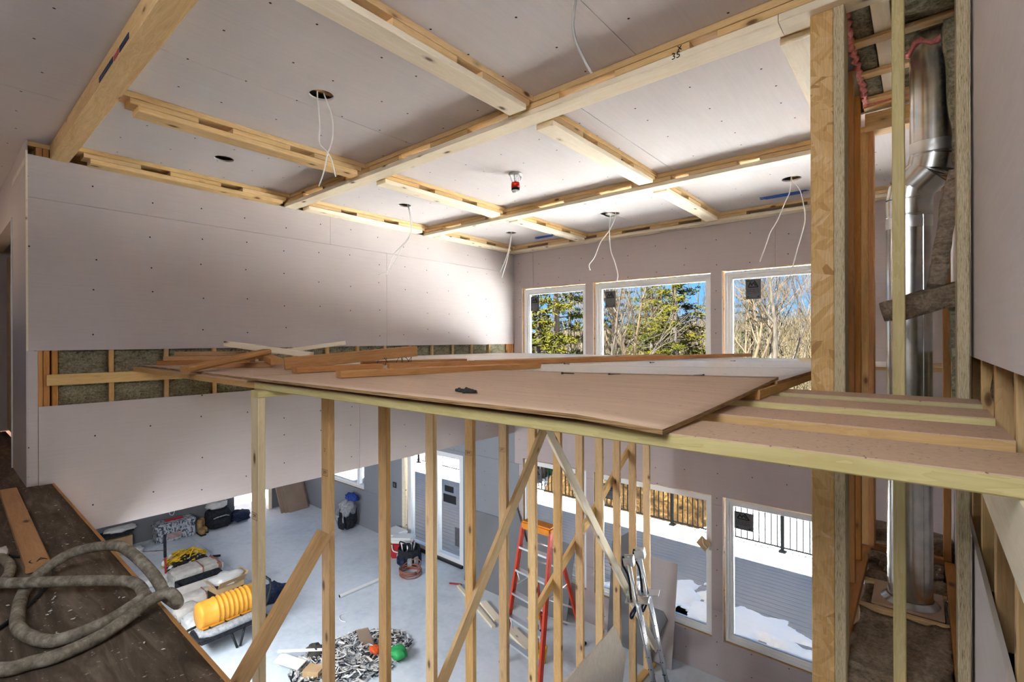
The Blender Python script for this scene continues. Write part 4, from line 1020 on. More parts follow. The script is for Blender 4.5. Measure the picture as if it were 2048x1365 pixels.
for k in range(10):
    p = Vector((-3.43 + rg.uniform(-.03, .05), 2.40 + rg.uniform(0, .30), -.15)); e = p + Vector((rg.uniform(-.05, .06), rg.uniform(-.05, .05), -.065))
    MB().tube([p, p.lerp(e, .5) + Vector((rg.uniform(-.02, .02), 0, 0)), e], .0022, 5).build('nail', nail, L4, loc=parent_loc(L4)).matrix_basis = L4.matrix_basis.inverted() @ Matrix.Translation(parent_loc(L4))
def screw(lab, p, th, L=.055, grp='screws on the plywood'):
    p = Vector(p); d = Vector((math.cos(th), math.sin(th), 0)); mb = MB()
    mb.tube([p, p + d * L * .12, p + d * L * .16, p + d * L * .9, p + d * L], [.0062, .0062, .0028, .0028, .0006], 7)
    return tag(mb.build('screw', black_metal, loc=p), lab, 'screw', grp)
for k, (p, th) in enumerate((((-1.495, 2.20), .2), ((-1.244, 2.26), 1.0))):
    screw(('left', 'right')[k] + ' one of two dark screws lying in the middle of the front plywood', (*p, -.183), th, .075)
sp = []
for k in range(9):
    o = screw('dark screws in the small heap near the front plywood edge', (-1.375 + .008 * k + rg.uniform(-.008, .008), 1.30 + rg.uniform(-.03, .03), -.196 + .004 * (k % 3)), rg.uniform(-.5, .4), .06, 'heap of screws on the front plywood')
for k, p in enumerate(((-2.39, 3.556), (-1.836, 4.078), (-1.306, 4.709), (-0.873, 2.60))):
    screw('lone screw on the pale plywood, ' + ('behind the broken two-by-four', 'in front of the middle window', 'near the end of the very long board', 'by the right edge')[k], (*p, (-.214, -.207, -.203, -.19)[k]), k * 1.3, .06)

# ================================================================ CHIMNEY CHASE AND FLUE
ch = thing('chimney_chase', 'open framed shaft of strand board posts and studs around the flue pipe', 'framing', (-0.12, 3.3, ZF))
def vboard(nm, x0, x1, y0, y1, z0, z1, m):    # upright member, grain vertical
    return boxb(nm, x0, x1, y0, y1, z0, z1, m, ch)
tag(vboard('post', -.389, -.301, 2.58, 2.618, ZF, 1.462, osb), 'flat strand board post')
vboard('post', -.300, -.260, 2.575, 2.72, ZF, 1.462, lsl_edge)
vboard('post', .103, .139, 2.575, 2.72, ZF, 1.462, lsl_edge)
vboard('stud', -.096, -.055, 2.565, 2.65, ZF, 1.462, plank_w)
vboard('stud', -.385, -.337, 4.12, 4.158, -1.41, 1.40, pine_beam)
vboard('stud', -.335, -.281, 4.12, 4.158, -1.41, 1.40, pine)
vboard('stud', -.280, -.252, 4.10, 4.24, -1.41, 1.40, pine_orange)
vboard('stud', .098, .136, 4.13, 4.22, -1.41, 1.40, pine_orange)
for y in (3.02, 3.42, 3.80): vboard('stud', -.375, -.300, y, y + .038, -1.41, 1.54, pine_orange)
for q in ((-.335, -.271, 2.722, 4.10, -1.45, -1.411), (.102, .152, 2.722, 4.12, -1.45, -1.411), (-.271, .10, 4.13, 4.17, -1.47, -1.40)): boxb('floor_plate', *q, pine_orange, ch)
for q in ((-.30, .14, 4.10, 4.22, 1.40, 1.438), (-.30, .14, 4.14, 4.18, 1.44, 1.54), (-.30, .14, 4.04, 4.10, 1.54, 1.58)): boxb('header', *q, pine_beam, ch)
for y in (2.80, 3.195, 3.60, 3.99): boxb('strapping', -.30, .150, y - .034, y + .034, 1.56, 1.582, pine_beam, ch)
boxb('joist', -.19, -.115, 2.70, 4.12, 1.585, 1.66, pine_pale, ch)
for i, y in enumerate((2.68, 2.86, 3.25, 3.655)):
    y1 = (2.84, 3.15, 3.55, 3.95)[i]
    batt('insulation_batt', -.30, -.195, y, y1 + .05, 1.585, 1.67, wool, ch, .008, .03, seed=70 + i)
    batt('insulation_batt', -.11, .15, y, y1 + .05, 1.585 - .02 * (i == 0), 1.67, wool, ch, .014, .03, seed=80 + i)
batt('insulation_batt', -.265, .098, 2.64, 3.24, -1.80, -1.452, wool_b, ch, .022, .03, seed=90)
batt('insulation_batt', -.265, -.225, 3.30, 3.60, -1.80, -1.46, wool_b, ch, .01, .03, seed=91)
batt('insulation_batt', .088, .100, 3.30, 3.60, -1.80, -1.45, wool_b, ch, .01, .03, seed=92)
batt('insulation_batt', -.265, .098, 3.65, 4.12, -1.80, -1.44, wool_b, ch, .03, .03, seed=93)
for k in range(9):
    rg = random.Random(40 + k); lump('wool_tuft', (rg.uniform(-.24, .06), rg.uniform(3.70, 4.05), -1.42), (.12, .10, .07), wool_b, ch, amp=.5, seed=k, sq=2.3)
batt('insulation_batt', -.39, .15, 4.24, 4.45, -1.7, -1.33, wool_b, ch, .02, .04, seed=94)
for y in (3.272, 3.625): boxb('cross_member', -.27, .10, y - .019, y + .019, -1.53, -1.44, pine_beam, ch)
boxb('collar_plate', -.218, .084, 3.293, 3.604, -1.438, -1.425, ply_top, ch)
foam = MB(); pts = [Vector((-.285 + .008 * math.sin(k * 1.9), 2.74 + k * .0285, 1.565 + .008 * math.sin(k * 2.7))) for k in range(48)]
foam.tube(pts, [.014 + .006 * math.sin(k * 2.1) for k in range(48)], 7)
foam.tube([Vector((-.28 + .42 * k / 14, 4.035 + .008 * math.sin(k * 2), 1.57)) for k in range(15)], .017, 7)
foam.build('sealant_foam', pink_foam, ch, loc=parent_loc(ch))
boxb('hearth_deck', -.39, .15, 2.60, 4.45, -1.86, -1.82, ply_top, ch)

fp = thing('flue_pipe', 'shiny galvanised flue pipe with an elbow rising through the framed shaft', 'flue pipe', (-.057, 3.43, -1.425))
C0, C1 = Vector((-.057, 3.43, 0)), Vector((.046, 3.40, 0)); R = .0985
def pv(mb_pts, nm, rr=R, m=galv): return MB().tube(mb_pts, rr, 40, cap=False).build(nm, m, fp, loc=fp.location)
def ringp(p, d, nm='seam_bead', r=R + .004):
    d = d.normalized(); return MB().tube([p - d * .006, p - d * .003, p + d * .003, p + d * .006], [R, r, r, R], 40, cap=False).build(nm, galv, fp, loc=fp.location)
pv([C0 + Vector((0, 0, -1.425)), C0 + Vector((0, 0, .66))], 'lower_pipe')
MB().tube([C0 + Vector((0, 0, -1.424)), C0 + Vector((0, 0, -1.40))], [R + .03, R + .004], 40, cap=False).build('base_flange', galv, fp, loc=fp.location)
pv([C0 + Vector((0, 0, .655)), C0 + Vector((0, 0, .745))], 'collar', R + .003)
e0, e3 = C0 + Vector((0, 0, .745)), C1 + Vector((0, 0, .955)); dd = (e3 - e0)
e1, e2 = e0 + Vector((0, 0, .045)) + dd * .12, e3 - Vector((0, 0, .045)) - dd * .12
for a, b in ((e0, e1), (e1, e2), (e2, e3)): pv([a - (b - a) * .02, b + (b - a) * .02], 'elbow_gore', R + .003)
for p, d in ((C0 + Vector((0, 0, .66)), Vector((0, 0, 1))), (e0, Vector((0, 0, 1))), (e1, dd), (e2, dd), (e3, Vector((0, 0, 1)))): ringp(p, d)
pv([C1 + Vector((0, 0, .95)), C1 + Vector((0, 0, 1.40)), C1 + Vector((0, 0, 1.60))], 'upper_pipe')
for (c, z0, z1) in ((C1, .975, 1.035), (C0, .60, .66)):
    mb = MB(); n = 48
    mb.grid(n, 5, lambda u, v: (c.x + (R + .002 + .0022 * mnoise.noise(Vector((u * 40, v * 8, z0)))) * math.cos(u * 2 * PI), c.y + (R + .002 + .0022 * mnoise.noise(Vector((u * 40, v * 8, z0 + 3)))) * math.sin(u * 2 * PI), z0 + (z1 - z0) * v + .012 * math.sin(u * 6)))
    mb.build('foil_tape', alu, fp, loc=fp.location)
MB().box(C0.x + R * .60, C0.x + R * .60 + .003, C0.y - R * .815, C0.y - R * .79, -1.4, .65).build('pipe_seam', galv, fp, loc=fp.location)
MB().tube([C1 + Vector((R * math.cos(a) * 1.08, R * math.sin(a) * 1.08, 1.53 + .02 * math.sin(a * 5))) for a in [k * .21 for k in range(31)]], [.012 + .004 * math.sin(k * 1.7) for k in range(31)], 7).build('sealant_foam', pink_foam, fp, loc=fp.location)
def leaning_batt(lab, a, b, wd, th, up, m, seed):
    a, b = Vector(a), Vector(b); L = (b - a).length; x = (b - a).normalized(); z = Vector(up); y = z.cross(x).normalized(); z = x.cross(y)
    M = Matrix((x, y, z)).transposed().to_4x4(); M.translation = (a + b) / 2
    return tag(batt('insulation_batt', -L / 2, L / 2, -wd / 2, wd / 2, -th / 2, th / 2, m, None, .010, .03, seed=seed, M=M), lab, 'insulation', 'loose batts in the framed shaft')
leaning_batt('mineral wool batt leaning at the top right of the flue pipe', (.105, 3.16, 1.50), (.150, 3.20, .78), .22, .055, (-1, 0, .1), wool, 1)
leaning_batt('dark wool batt hanging beside the elbow of the flue pipe', (.118, 3.10, .76), (.045, 3.04, .24), .16, .06, (-1, 0, .2), wool_b, 2)
leaning_batt('slab of brown wool wedged across in front of the flue pipe', (-.115, 2.80, .12), (.138, 2.99, .21), .10, .095, (0, 0, 1), wool_b, 3)
leaning_batt('grey wool batt behind the right strand board post, below the wedged slab', (.118, 3.05, .16), (.140, 3.07, -.42), .20, .05, (-1, 0, 0), wool, 4)

# ================================================================ ON THE LANDING
tag(board('plank', (-5.26, .390, ZL + .022), (-3.385, .355, ZL + .022), 0.092, 0.040, lumber_b, ch=.005), 'short thick orange-brown plank lying on the dark landing, pencil marks on its ends', 'plank')
pl_ = bpy.data.objects[[o.name for o in bpy.data.objects if o.get('label', '').startswith('short thick orange-brown plank')][0]]
M = frame_M((-3.43, .372, ZL + .0425), (0, 1, 0), (-1, 0, 0)); text('A', M, .065, ink, pl_, 'pencil_mark').matrix_basis = pl_.matrix_basis.inverted() @ M
M = frame_M((-3.43, .330, ZL + .0425), (0, 1, 0), (-1, 0, 0)); text('(', M, .055, ink, pl_, 'pencil_mark').matrix_basis = pl_.matrix_basis.inverted() @ M
HP = [(-2.9, -.15, -1.13), (-2.62, .02, -1.13), (-2.42, .16, -1.125), (-2.39, .23, -1.125), (-2.37, .30, -1.125), (-2.40, .42, -1.125), (-2.44, .52, -1.105), (-2.46, .59, -1.08), (-2.43, .645, -1.06), (-2.395, .662, -1.07), (-2.395, .672, -1.10), (-2.44, .676, -1.115), (-2.52, .66, -1.10), (-2.57, .655, -1.07), (-2.66, .64, -1.03), (-2.83, .61, -.99), (-2.97, .57, -.98), (-3.17, .46, -1.03), (-3.21, .36, -1.09), (-3.10, .28, -1.125),
      (-2.87, .24, -1.125), (-2.70, .23, -1.125), (-2.55, .27, -1.125), (-2.49, .32, -1.125), (-2.49, .44, -1.12), (-2.53, .54, -1.11), (-2.59, .60, -1.105), (-2.70, .60, -1.09), (-2.79, .54, -1.08), (-2.97, .35, -1.07), (-3.18, .21, -1.09), (-3.5, .0, -1.12)]
tag(MB().tube(smooth_pts(HP, 7), .0235, 12).build('hose', hose_m, loc=(-2.7, .4, ZL)), 'thick dusty hose looping over the edge of the dark landing', 'hose')
HP2 = [(-4.9, .02, -1.125), (-4.34, .14, -1.125), (-3.75, .235, -1.125), (-3.50, .265, -1.125), (-3.32, .235, -1.125), (-3.18, .16, -1.125), (-3.02, .06, -1.125), (-2.9, -.08, -1.125), (-2.9, -.4, -1.125)]
tag(MB().tube(smooth_pts(HP2, 7), .0215, 12).build('hose', hose_m, loc=(-3.5, .1, ZL)), 'second dusty hose coming in from the left edge beside the short plank', 'hose')
HP3 = [(-5.6, .30, -1.138), (-5.1, .20, -1.14), (-4.6, .13, -1.14), (-4.0, .17, -1.14), (-3.55, .36, -1.14), (-3.3, .40, -1.14), (-3.0, .30, -1.14), (-2.75, .12, -1.14), (-2.7, -.1, -1.14)]
tag(MB().tube(smooth_pts(HP3, 7), .007, 8).build('power_cord', black_metal, loc=(-4, .2, ZL)), 'thin black cord lying on the dark landing under the hoses', 'cord')
for k, (x, y, s) in enumerate(((-3.72, .24, .10), (-3.95, .21, .07))):
    tag(lump('plaster_lump', (x, y, ZL + .03), (s, s * .7, .06), dw_edge, seed=k, amp=.4), ('larger', 'smaller')[k] + ' lump of plaster between the hose and the short plank', 'rubble', 'plaster lumps on the landing')
rg = random.Random(8); mb = MB()
for k in range(150):
    x, y = -5.0 + 4 * rg.random(), -.2 + .8 * rg.random(); s = rg.uniform(.002, .009); a = rg.uniform(0, 3); z = ZL + .0035
    c, s2 = math.cos(a) * s, math.sin(a) * s
    mb.hexa([(x - c, y - s2, z), (x + s2 * .4, y - c * .4, z), (x + c, y + s2, z), (x - s2 * .4, y + c * .4, z), (x - c, y - s2, z + .002), (x + s2 * .4, y - c * .4, z + .003), (x + c, y + s2, z + .002), (x - s2 * .4, y + c * .4, z + .003)])
tag(mb.build('plaster_crumbs', paper_w, loc=(-3, .2, ZL)), 'pale plaster crumbs scattered over the dark landing', 'debris', kind='stuff')

# ================================================================ ON THE LOWER FLOOR
def root(name, label, cat, x, y, group=None): return thing(name, label, cat, (x, y, ZF), group)
def rbox(name, c, s, m, parent, rot=0.0, z0=None, ch=.01, base=ZF):
    """bevelled upright box; c=(x,y), s=(sx,sy,sz), z0 above the floor"""
    bm = bmesh.new(); bmesh.ops.create_cube(bm, size=1.0); bmesh.ops.scale(bm, vec=s, verts=bm.verts)
    if ch: bmesh.ops.bevel(bm, geom=list(bm.edges), offset=ch, segments=2, affect='EDGES')
    bmesh.ops.rotate(bm, matrix=Matrix.Rotation(rot, 3, 'Z'), verts=bm.verts)
    o0 = Vector((c[0], c[1], base + (z0 or 0) + s[2] / 2))
    me = bpy.data.meshes.new(name); bm.to_mesh(me); bm.free(); me.materials.append(m)
    o = bpy.data.objects.new(name, me); COL.objects.link(o)
    if parent is not None: o.parent = parent; o.location = o0 - parent_loc(parent)
    else: o.location = o0
    return o
def rel(c, rot, dx, dy): return (c[0] + dx * math.cos(rot) - dy * math.sin(rot), c[1] + dx * math.sin(rot) + dy * math.cos(rot))
# along the left wing wall
t = root('cardboard_box', 'plain cardboard box under a black and white plastic bag against the grey wall', 'box', -12.62, 2.42)
rbox('carton', (-12.62, 2.42), (.42, .56, .36), cardboard, t, ch=.004)
t = tag(lump('plastic_bag', (-12.60, 2.45, ZF + .405), (.40, .62, .11), black_fabric, amp=.4, seed=3, sq=2.6), 'black plastic bag lying on the plain cardboard box', 'bag')
tag(lump('plastic_bag', (-12.58, 2.53, ZF + .49), (.30, .50, .08), paper_w, amp=.45, seed=6, sq=2.5), 'white plastic bag on top of the black one over the cardboard box', 'bag')
t = root('toolbox', 'plaster-spattered plastic toolbox standing by the grey wall', 'toolbox', -12.62, 3.48)
rbox('body', (-12.62, 3.48), (.36, .72, .30), spatter, t, ch=.02); rbox('lid', (-12.62, 3.48), (.39, .76, .09), spatter, t, z0=.305, ch=.025); rbox('handle', (-12.62, 3.48), (.06, .34, .04), red_plastic, t, z0=.40, ch=.01)
for dy in (-.2, .2): rbox('latch', (-12.43, 3.48 + dy), (.03, .08, .12), spatter, t, z0=.24, ch=.006)
rbox('sticker', (-12.436, 3.44), (.006, .26, .12), plain('faded_label', (.42, .30, .27), .8, var=.3), t, z0=.06, ch=.001)
for k, (y, dx) in enumerate(((3.93, .06), (4.02, -.06))):
    t = root('boot', ('left', 'right')[k] + ' tan leather work boot between toolbox and black bag', 'boot', -12.5 + dx, y, 'work boots by the wall')
    lump('foot', (-12.42 + dx, y, ZF + .07), (.28, .11, .12), boot_m, t, amp=.1, seed=k); lump('shaft', (-12.54 + dx, y, ZF + .19), (.12, .11, .22), boot_m, t, amp=.12, seed=k + 4, sq=3); rbox('sole', (-12.43 + dx, y), (.30, .115, .025), black_fabric, t, ch=.008)
t = root('tool_bag', 'big black tool bag stuffed with white cloths against the grey wall', 'bag', -12.58, 4.34)
lump('body', (-12.58, 4.34, ZF + .22), (.40, .52, .44), black_fabric, t, amp=.12, seed=2, sq=4); rbox('pocket', (-12.37, 4.34), (.05, .36, .20), black_fabric, t, z0=.06, ch=.02)
MB().tube([(-12.34, 4.17, ZF + .28), (-12.33, 4.25, ZF + .30), (-12.33, 4.42, ZF + .31), (-12.34, 4.50, ZF + .28)], .012, 6).build('trim_strip', grey_cloth, t, loc=t.location)
MB().tube([(-12.58, 4.15, ZF + .42), (-12.55, 4.2, ZF + .58), (-12.55, 4.48, ZF + .58), (-12.58, 4.52, ZF + .42)], .014, 6).build('handle', black_fabric, t, loc=t.location)
tag(lump('cloth', (-12.58, 4.30, ZF + .52), (.36, .46, .18), paper_w, amp=.5, seed=5, sq=2.3), 'white cloths bulging from the top of the big black tool bag', 'cloth')
tag(lump('jacket', (-12.62, 4.36, ZF + .67), (.26, .26, .16), black_fabric, amp=.4, seed=8, sq=2.3), 'dark bundle on top of the white cloths', 'clothing')
tag(lump('jacket', (-12.60, 4.83, ZF + .13), (.36, .46, .26), navy_cloth, amp=.6, seed=9, sq=2.2, freq=2.6), 'crumpled navy blue jacket on the floor right of the black tool bag', 'clothing')
tag(MB().tube(smooth_pts([(-12.893, 3.5, ZF + .72), (-12.88, 3.46, ZF + .60), (-12.88, 3.47, ZF + .47), (-12.88, 3.53, ZF + .43), (-12.88, 3.56, ZF + .52), (-12.88, 3.53, ZF + .66), (-12.893, 3.5, ZF + .73)], 5), .008, 6).build('cable_loop', cable_white, loc=(-12.89, 3.5, ZF + .6)), 'loop of white cable hanging on the grey wall above the toolbox', 'cable')
for k in range(4):
    rbox_o = rbox('trowel_sheet', (-12.25 + .08 * k, 2.84 + .09 * k), (.30, .05, .012), paper_w, None, rot=.5 + .1 * k, ch=.002); tag(rbox_o, 'pale strip on the floor below the cardboard box, %s of four' % ('nearest the box', 'second', 'third', 'farthest')[k], 'strip', 'pale strips on the floor')
tag(lump('plastic_bag', (-12.38, 2.78, ZF + .05), (.34, .18, .10), paper_w, amp=.5, seed=12, sq=2.3), 'crumpled white plastic on the floor by the pale strips', 'bag')
# string lights, broom, roller
t = root('string_lights', 'tangled yellow cord of work lights with white bulbs piled on the floor', 'lights', -10.75, 3.12)
rg = random.Random(21)
for s_, m_ in enumerate((yellow_paint, plain('ochre_cord', (.50, .28, .05), .5), yellow_paint, black_metal, yellow_paint)):
    pts = []
    for k in range(70):
        a = k * rg.uniform(.55, .75) + s_; rr = .08 + .32 * rg.random()
        cx_, cy_ = (-10.75, 3.16) if s_ != 3 else (-10.45, 3.15)
        pts.append((cx_ + rr * math.cos(a) * 1.05, cy_ + rr * math.sin(a) * 1.0, ZF + .03 + .30 * max(0, 1 - rr / .46) * rg.uniform(.3, 1) + .03 * s_))
    MB().tube(smooth_pts(pts, 4), .011, 6).build('cord', m_, t, loc=t.location)
for k in range(8):
    a = k * .9; rr = .18 + .22 * rg.random()
    lump('bulb', (-10.72 + rr * math.cos(a), 3.12 + rr * math.sin(a), ZF + .30 - .3 * rr), (.095, .095, .105), white_plastic, t, amp=.02, seed=k, sq=2.0, n=5)
t = root('broom', 'upright red-handled pole standing among the paper sacks', 'tool', -10.42, 2.75)
MB().tube([(-10.42, 2.75, ZF + .02), (-10.43, 2.74, ZF + .45)], .017, 8).build('shaft', red_plastic, t, loc=t.location); MB().tube([(-10.43, 2.74, ZF + .45), (-10.435, 2.735, ZF + .85)], .024, 8).build('grip', black_fabric, t, loc=t.location); MB().tube([(-10.42, 2.75, ZF), (-10.42, 2.75, ZF + .10)], .026, 8).build('ferrule', white_plastic, t, loc=t.location)
t = root('paint_roller', 'small roller with black handle lying on the bare floor', 'tool', -10.85, 3.70)
MB().tube([(-10.98, 3.52, ZF + .02), (-10.88, 3.66, ZF + .02)], .008, 6).build('rod', alu, t, loc=t.location); MB().tube([(-10.88, 3.66, ZF + .025), (-10.80, 3.77, ZF + .025)], .022, 8).build('handle', black_fabric, t, loc=t.location)
# paper sacks
def sack(label, c, s, rot, z, m, seed, band=None, grp='paper sacks in the heap', printed=False):
    t = root('mortar_sack', label, 'sack', *c, grp)
    lump('paper_body', (c[0], c[1], ZF + z + s[2] / 2), s, m, t, rot=rot, amp=.10, seed=seed, sq=4.5, n=9)
    for e in (-1, 1):
        p = rel(c, rot, 0, e * s[1] / 2 * .985); rbox('folded_end', p, (s[0] * .8, .015, s[2] * .5), m, t, rot=rot, z0=z + s[2] * .22, ch=.004)
    if band:
        for d_ in band[1]: p = rel(c, rot, 0, d_); rbox('red_band', p, (s[0] * 1.0, .06, s[2] * 1.005), band[0], t, rot=rot, z0=z, ch=.02)
    if printed:
        for k in range(3): p = rel(c, rot, s[0] * .50, -s[1] * .1 + .012 * k); rbox('print_line', p, (.004, s[1] * .5, .012), lightink, t, rot=rot, z0=z + s[2] * (.3 + .14 * k), ch=.001)
    return t
brown_band = plain('brown_print', (.30, .13, .09), .8, var=.2)
sack('white sack at the back left of the heap, behind the hose', (-10.55, 2.62), (.40, .55, .16), .05, 0, paper_w, 1, (brown_band, (.0,)))
sack('long dusty sack lying on top, beside the work lights', (-9.98, 3.08), (.44, .78, .20), .02, .14, bag_dusty, 2, (brown_band, (.05, .31)))
sack('sack underneath the long dusty sack', (-9.98, 3.05), (.46, .76, .14), -.04, 0, paper_w, 3)
t = root('tray', 'black mixing tray between the dusty sacks', 'tray', -9.52, 3.02)
rbox('base', (-9.52, 3.02), (.36, .66, .02), black_fabric, t, z0=.10, ch=.004)
for dx, dy, sx_, sy_ in ((-.18, 0, .02, .66), (.18, 0, .02, .66), (0, -.33, .36, .02), (0, .33, .36, .02)): rbox('rim', (-9.52 + dx, 3.02 + dy), (sx_, sy_, .16), black_fabric, t, z0=.10, ch=.004)
rbox('foot', (-9.52, 3.02), (.30, .5, .1), paper_w, t, ch=.01)
tag(rbox('backer_board', (-9.22, 2.98), (.03, .95, .34), dw_edge, None, ch=.002), 'grey board standing on edge in front of the black tray', 'board')
sack('dusty sack with a red-brown stripe in front of the grey board', (-8.98, 2.86), (.30, .62, .20), .0, .08, bag_dusty, 5, (brown_band, (.03,)))
sack('low sack under the printed cardboard box', (-8.72, 3.10), (.40, .62, .13), .0, 0, bag_dusty, 6)
t = root('cardboard_box', 'open cardboard box with black print and a clear liner on the sacks', 'box', -8.72, 3.13)
cb, rt = (-8.72, 3.13), .12
for dx, dy, sx_, sy_ in ((-.15, 0, .008, .42), (.15, 0, .008, .42), (0, -.21, .30, .008), (0, .21, .30, .008)): rbox('side', rel(cb, rt, dx, dy), (sx_, sy_, .26), cardboard, t, rot=rt, z0=.135, ch=.001)
rbox('bottom', cb, (.30, .42, .008), cardboard, t, rot=rt, z0=.135, ch=.001)
rbox('print_band', rel(cb, rt, .1565, 0), (.003, .416, .15), ink, t, rot=rt, z0=.16, ch=.0005); rbox('print_band', rel(cb, rt, 0, -.2165), (.296, .003, .15), ink, t, rot=rt, z0=.16, ch=.0005)
p = rel(cb, rt, .1590, 0); text('BUTYLAPE', frame_M((p[0], p[1], ZF + .25), (-math.sin(rt), math.cos(rt), 0), (0, 0, 1)), .066, yellow_paint, t)
p = rel(cb, rt, .1590, 0)
for k in range(2): q = rel(cb, rt, .1588, -.14 + .1 * k); rbox('print_line', q, (.002, .08, .008), yellow_paint, t, rot=rt, z0=.19 - .012 * k, ch=.0003)
for sd_, (dx, dy, ang) in enumerate(((.15, 0, 0), (0, -.21, -PI / 2), (0, .21, PI / 2))):
    q = rel(cb, rt, dx, dy); wv = .42 if dx else .30
    mb = MB(); mb.hexa([(0, -wv / 2, 0), (.005, -wv / 2, 0), (.005, wv / 2, 0), (0, wv / 2, 0), (.075, -wv / 2, .115), (.08, -wv / 2, .113), (.08, wv / 2, .113), (.075, wv / 2, .115)])
    mb.xf(Matrix.Translation((q[0], q[1], ZF + .395)) @ Matrix.Rotation(rt + ang, 4, 'Z')); mb.build('flap', cardboard, t, loc=t.location)
lump('clear_liner', (-8.74, 3.15, ZF + .45), (.36, .50, .16), film, t, rot=rt, amp=.5, seed=4, sq=2.4)
sack('white printed sack at the front of the heap, left of the other printed one', (-8.36, 2.70), (.46, .50, .22), .05, .0, paper_w, 8, printed=True)
sack('white printed sack in front of the open cardboard box', (-8.34, 3.20), (.42, .44, .20), -.05, .0, paper_w, 9, printed=True)
sack('small pale sack squeezed at the landing edge behind the printed sacks', (-8.72, 2.55), (.26, .34, .20), .1, .06, bag_dusty, 10)
tag(lump('plastic_bag', (-8.30, 3.66, ZF + .14), (.30, .52, .28), navy_cloth, amp=.5, seed=13, sq=2.2), 'dark blue plastic bag behind the first stud, beside the sacks', 'bag')
# yellow ribbed drum on a black wheeled frame with a grey sack below
t = root('site_heater', 'yellow ribbed drum on a black tube frame in front of the sacks', 'heater', -7.72, 2.80)
prof = [(.001, -.40), (.150, -.40), (.175, -.385), (.18, -.36)]
for k in range(8): b_ = -.20 + .062 * k; prof += [(.18, b_), (.191, b_ + .010), (.191, b_ + .022), (.18, b_ + .032)]
prof += [(.18, .36), (.175, .385), (.150, .40), (.001, .40)]
MB().lathe(prof, (-7.72, 2.80, ZF + .50), 32, 'Y').build('drum', yellow_plastic, t, loc=t.location)
rbox('flange', (-7.61, 2.80), (.10, .78, .03), yellow_plastic, t, z0=.36, ch=.008)
for dy in (-.3, -.1, .1, .3): MB().tube([(-7.56, 2.80 + dy, ZF + .375), (-7.54, 2.80 + dy, ZF + .375)], .012, 6).build('bolt', black_metal, t, loc=t.location)
for dx in (-.20, .22):
    MB().tube(smooth_pts([(-7.72 + dx, 2.20, ZF + .10), (-7.72 + dx, 2.35, ZF + .26), (-7.72 + dx, 2.9, ZF + .27), (-7.72 + dx, 3.18, ZF + .34), (-7.72 + dx, 3.30, ZF + .62), (-7.72 + dx * .9, 3.30, ZF + .74)], 4), .018, 8).build('frame_tube', black_metal, t, loc=t.location)
    MB().tube([(-7.72 + dx, 2.74, ZF + .26), (-7.70 + dx * 1.3, 2.80, ZF + .01)], .016, 8).build('leg', black_metal, t, loc=t.location); MB().tube([(-7.72 + dx, 2.95, ZF + .27), (-7.70 + dx * 1.3, 2.84, ZF + .01)], .016, 8).build('leg', black_metal, t, loc=t.location)
MB().tube([(-7.90, 3.30, ZF + .74), (-7.52, 3.30, ZF + .74)], .018, 8).build('frame_tube', black_metal, t, loc=t.location)
lump('lower_tank', (-7.66, 2.80, ZF + .30), (.40, .86, .10), grey_cloth, t, amp=.06, seed=3, sq=4); rbox('tray', (-7.66, 2.80), (.44, .90, .05), black_fabric, t, z0=.22, ch=.015)
# far corner by the left window
for k in range(3):
    d_ = .05 * k
    tag(board('leaning_board', (-12.30 + d_ * 1.0, 6.05 + .02 * k, ZF + .002), (-12.80 + d_ * .3, 6.05 + .02 * k, ZF + .95), 0.74 - .12 * k, .018, mdf, up=(.88, 0, .47)), ('widest brown board leaning in the far corner, in front', 'middle brown board of the three leaning in the far corner', 'narrowest brown board leaning in the far corner, at the back')[k], 'board', 'brown boards leaning in the corner')
t = root('backpack', 'black backpack with grey and blue clothes over it below the left window', 'backpack', -10.15, 6.22)
lump('body', (-10.15, 6.22, ZF + .27), (.36, .34, .54), black_fabric, t, amp=.12, seed=4, sq=3.2); lump('front_pocket', (-10.12, 6.04, ZF + .18), (.26, .12, .28), black_fabric, t, amp=.1, seed=5, sq=3)
for dx in (-.13, .12): MB().tube(smooth_pts([(-10.15 + dx, 6.06, ZF + .48), (-10.16 + dx * 1.3, 6.0, ZF + .30), (-10.15 + dx, 6.06, ZF + .06)], 4), .016, 6).build('strap', grey_cloth, t, loc=t.location)
tag(lump('jacket', (-10.08, 6.16, ZF + .50), (.36, .34, .36), grey_cloth, amp=.45, seed=7, sq=2.3, tilt=(.2, .2)), 'grey sweater draped over the black backpack', 'clothing')
tag(lump('jacket', (-10.12, 6.30, ZF + .70), (.34, .26, .20), blue_cloth, amp=.5, seed=8, sq=2.3), 'bright blue shirt on top of the grey sweater and backpack', 'clothing')
t = root('cooler', 'red picnic cooler with a white lid by the glass door', 'cooler', -8.0, 6.12)
rt = .62; cc = (-8.0, 6.12)
rbox('body', cc, (.42, .28, .30), red_plastic, t, rot=rt, ch=.025); rbox('lid', cc, (.46, .32, .11), white_plastic, t, rot=rt, z0=.30, ch=.035)
q0, q1, q2, q3 = [rel(cc, rt, *v) for v in ((-.17, -.16), (-.12, -.19), (.12, -.19), (.17, -.16))]
MB().tube(smooth_pts([(*q0, ZF + .29), (*q1, ZF + .17), (*q2, ZF + .17), (*q3, ZF + .29)], 4), .012, 6).build('handle', white_plastic, t, loc=t.location)
t = root('crate', 'dark crate with a white lid behind the third stud, left of the cooler', 'crate', -8.36, 6.18)
for k in range(4): rbox('slat', (-8.36, 6.18), (.36, .36, .05), black_fabric, t, z0=.03 + .075 * k, ch=.01)
rbox('lid', (-8.36, 6.18), (.42, .42, .08), white_plastic, t, z0=.33, ch=.03); rbox('core', (-8.36, 6.18), (.32, .32, .32), black_metal, t, ch=.005)
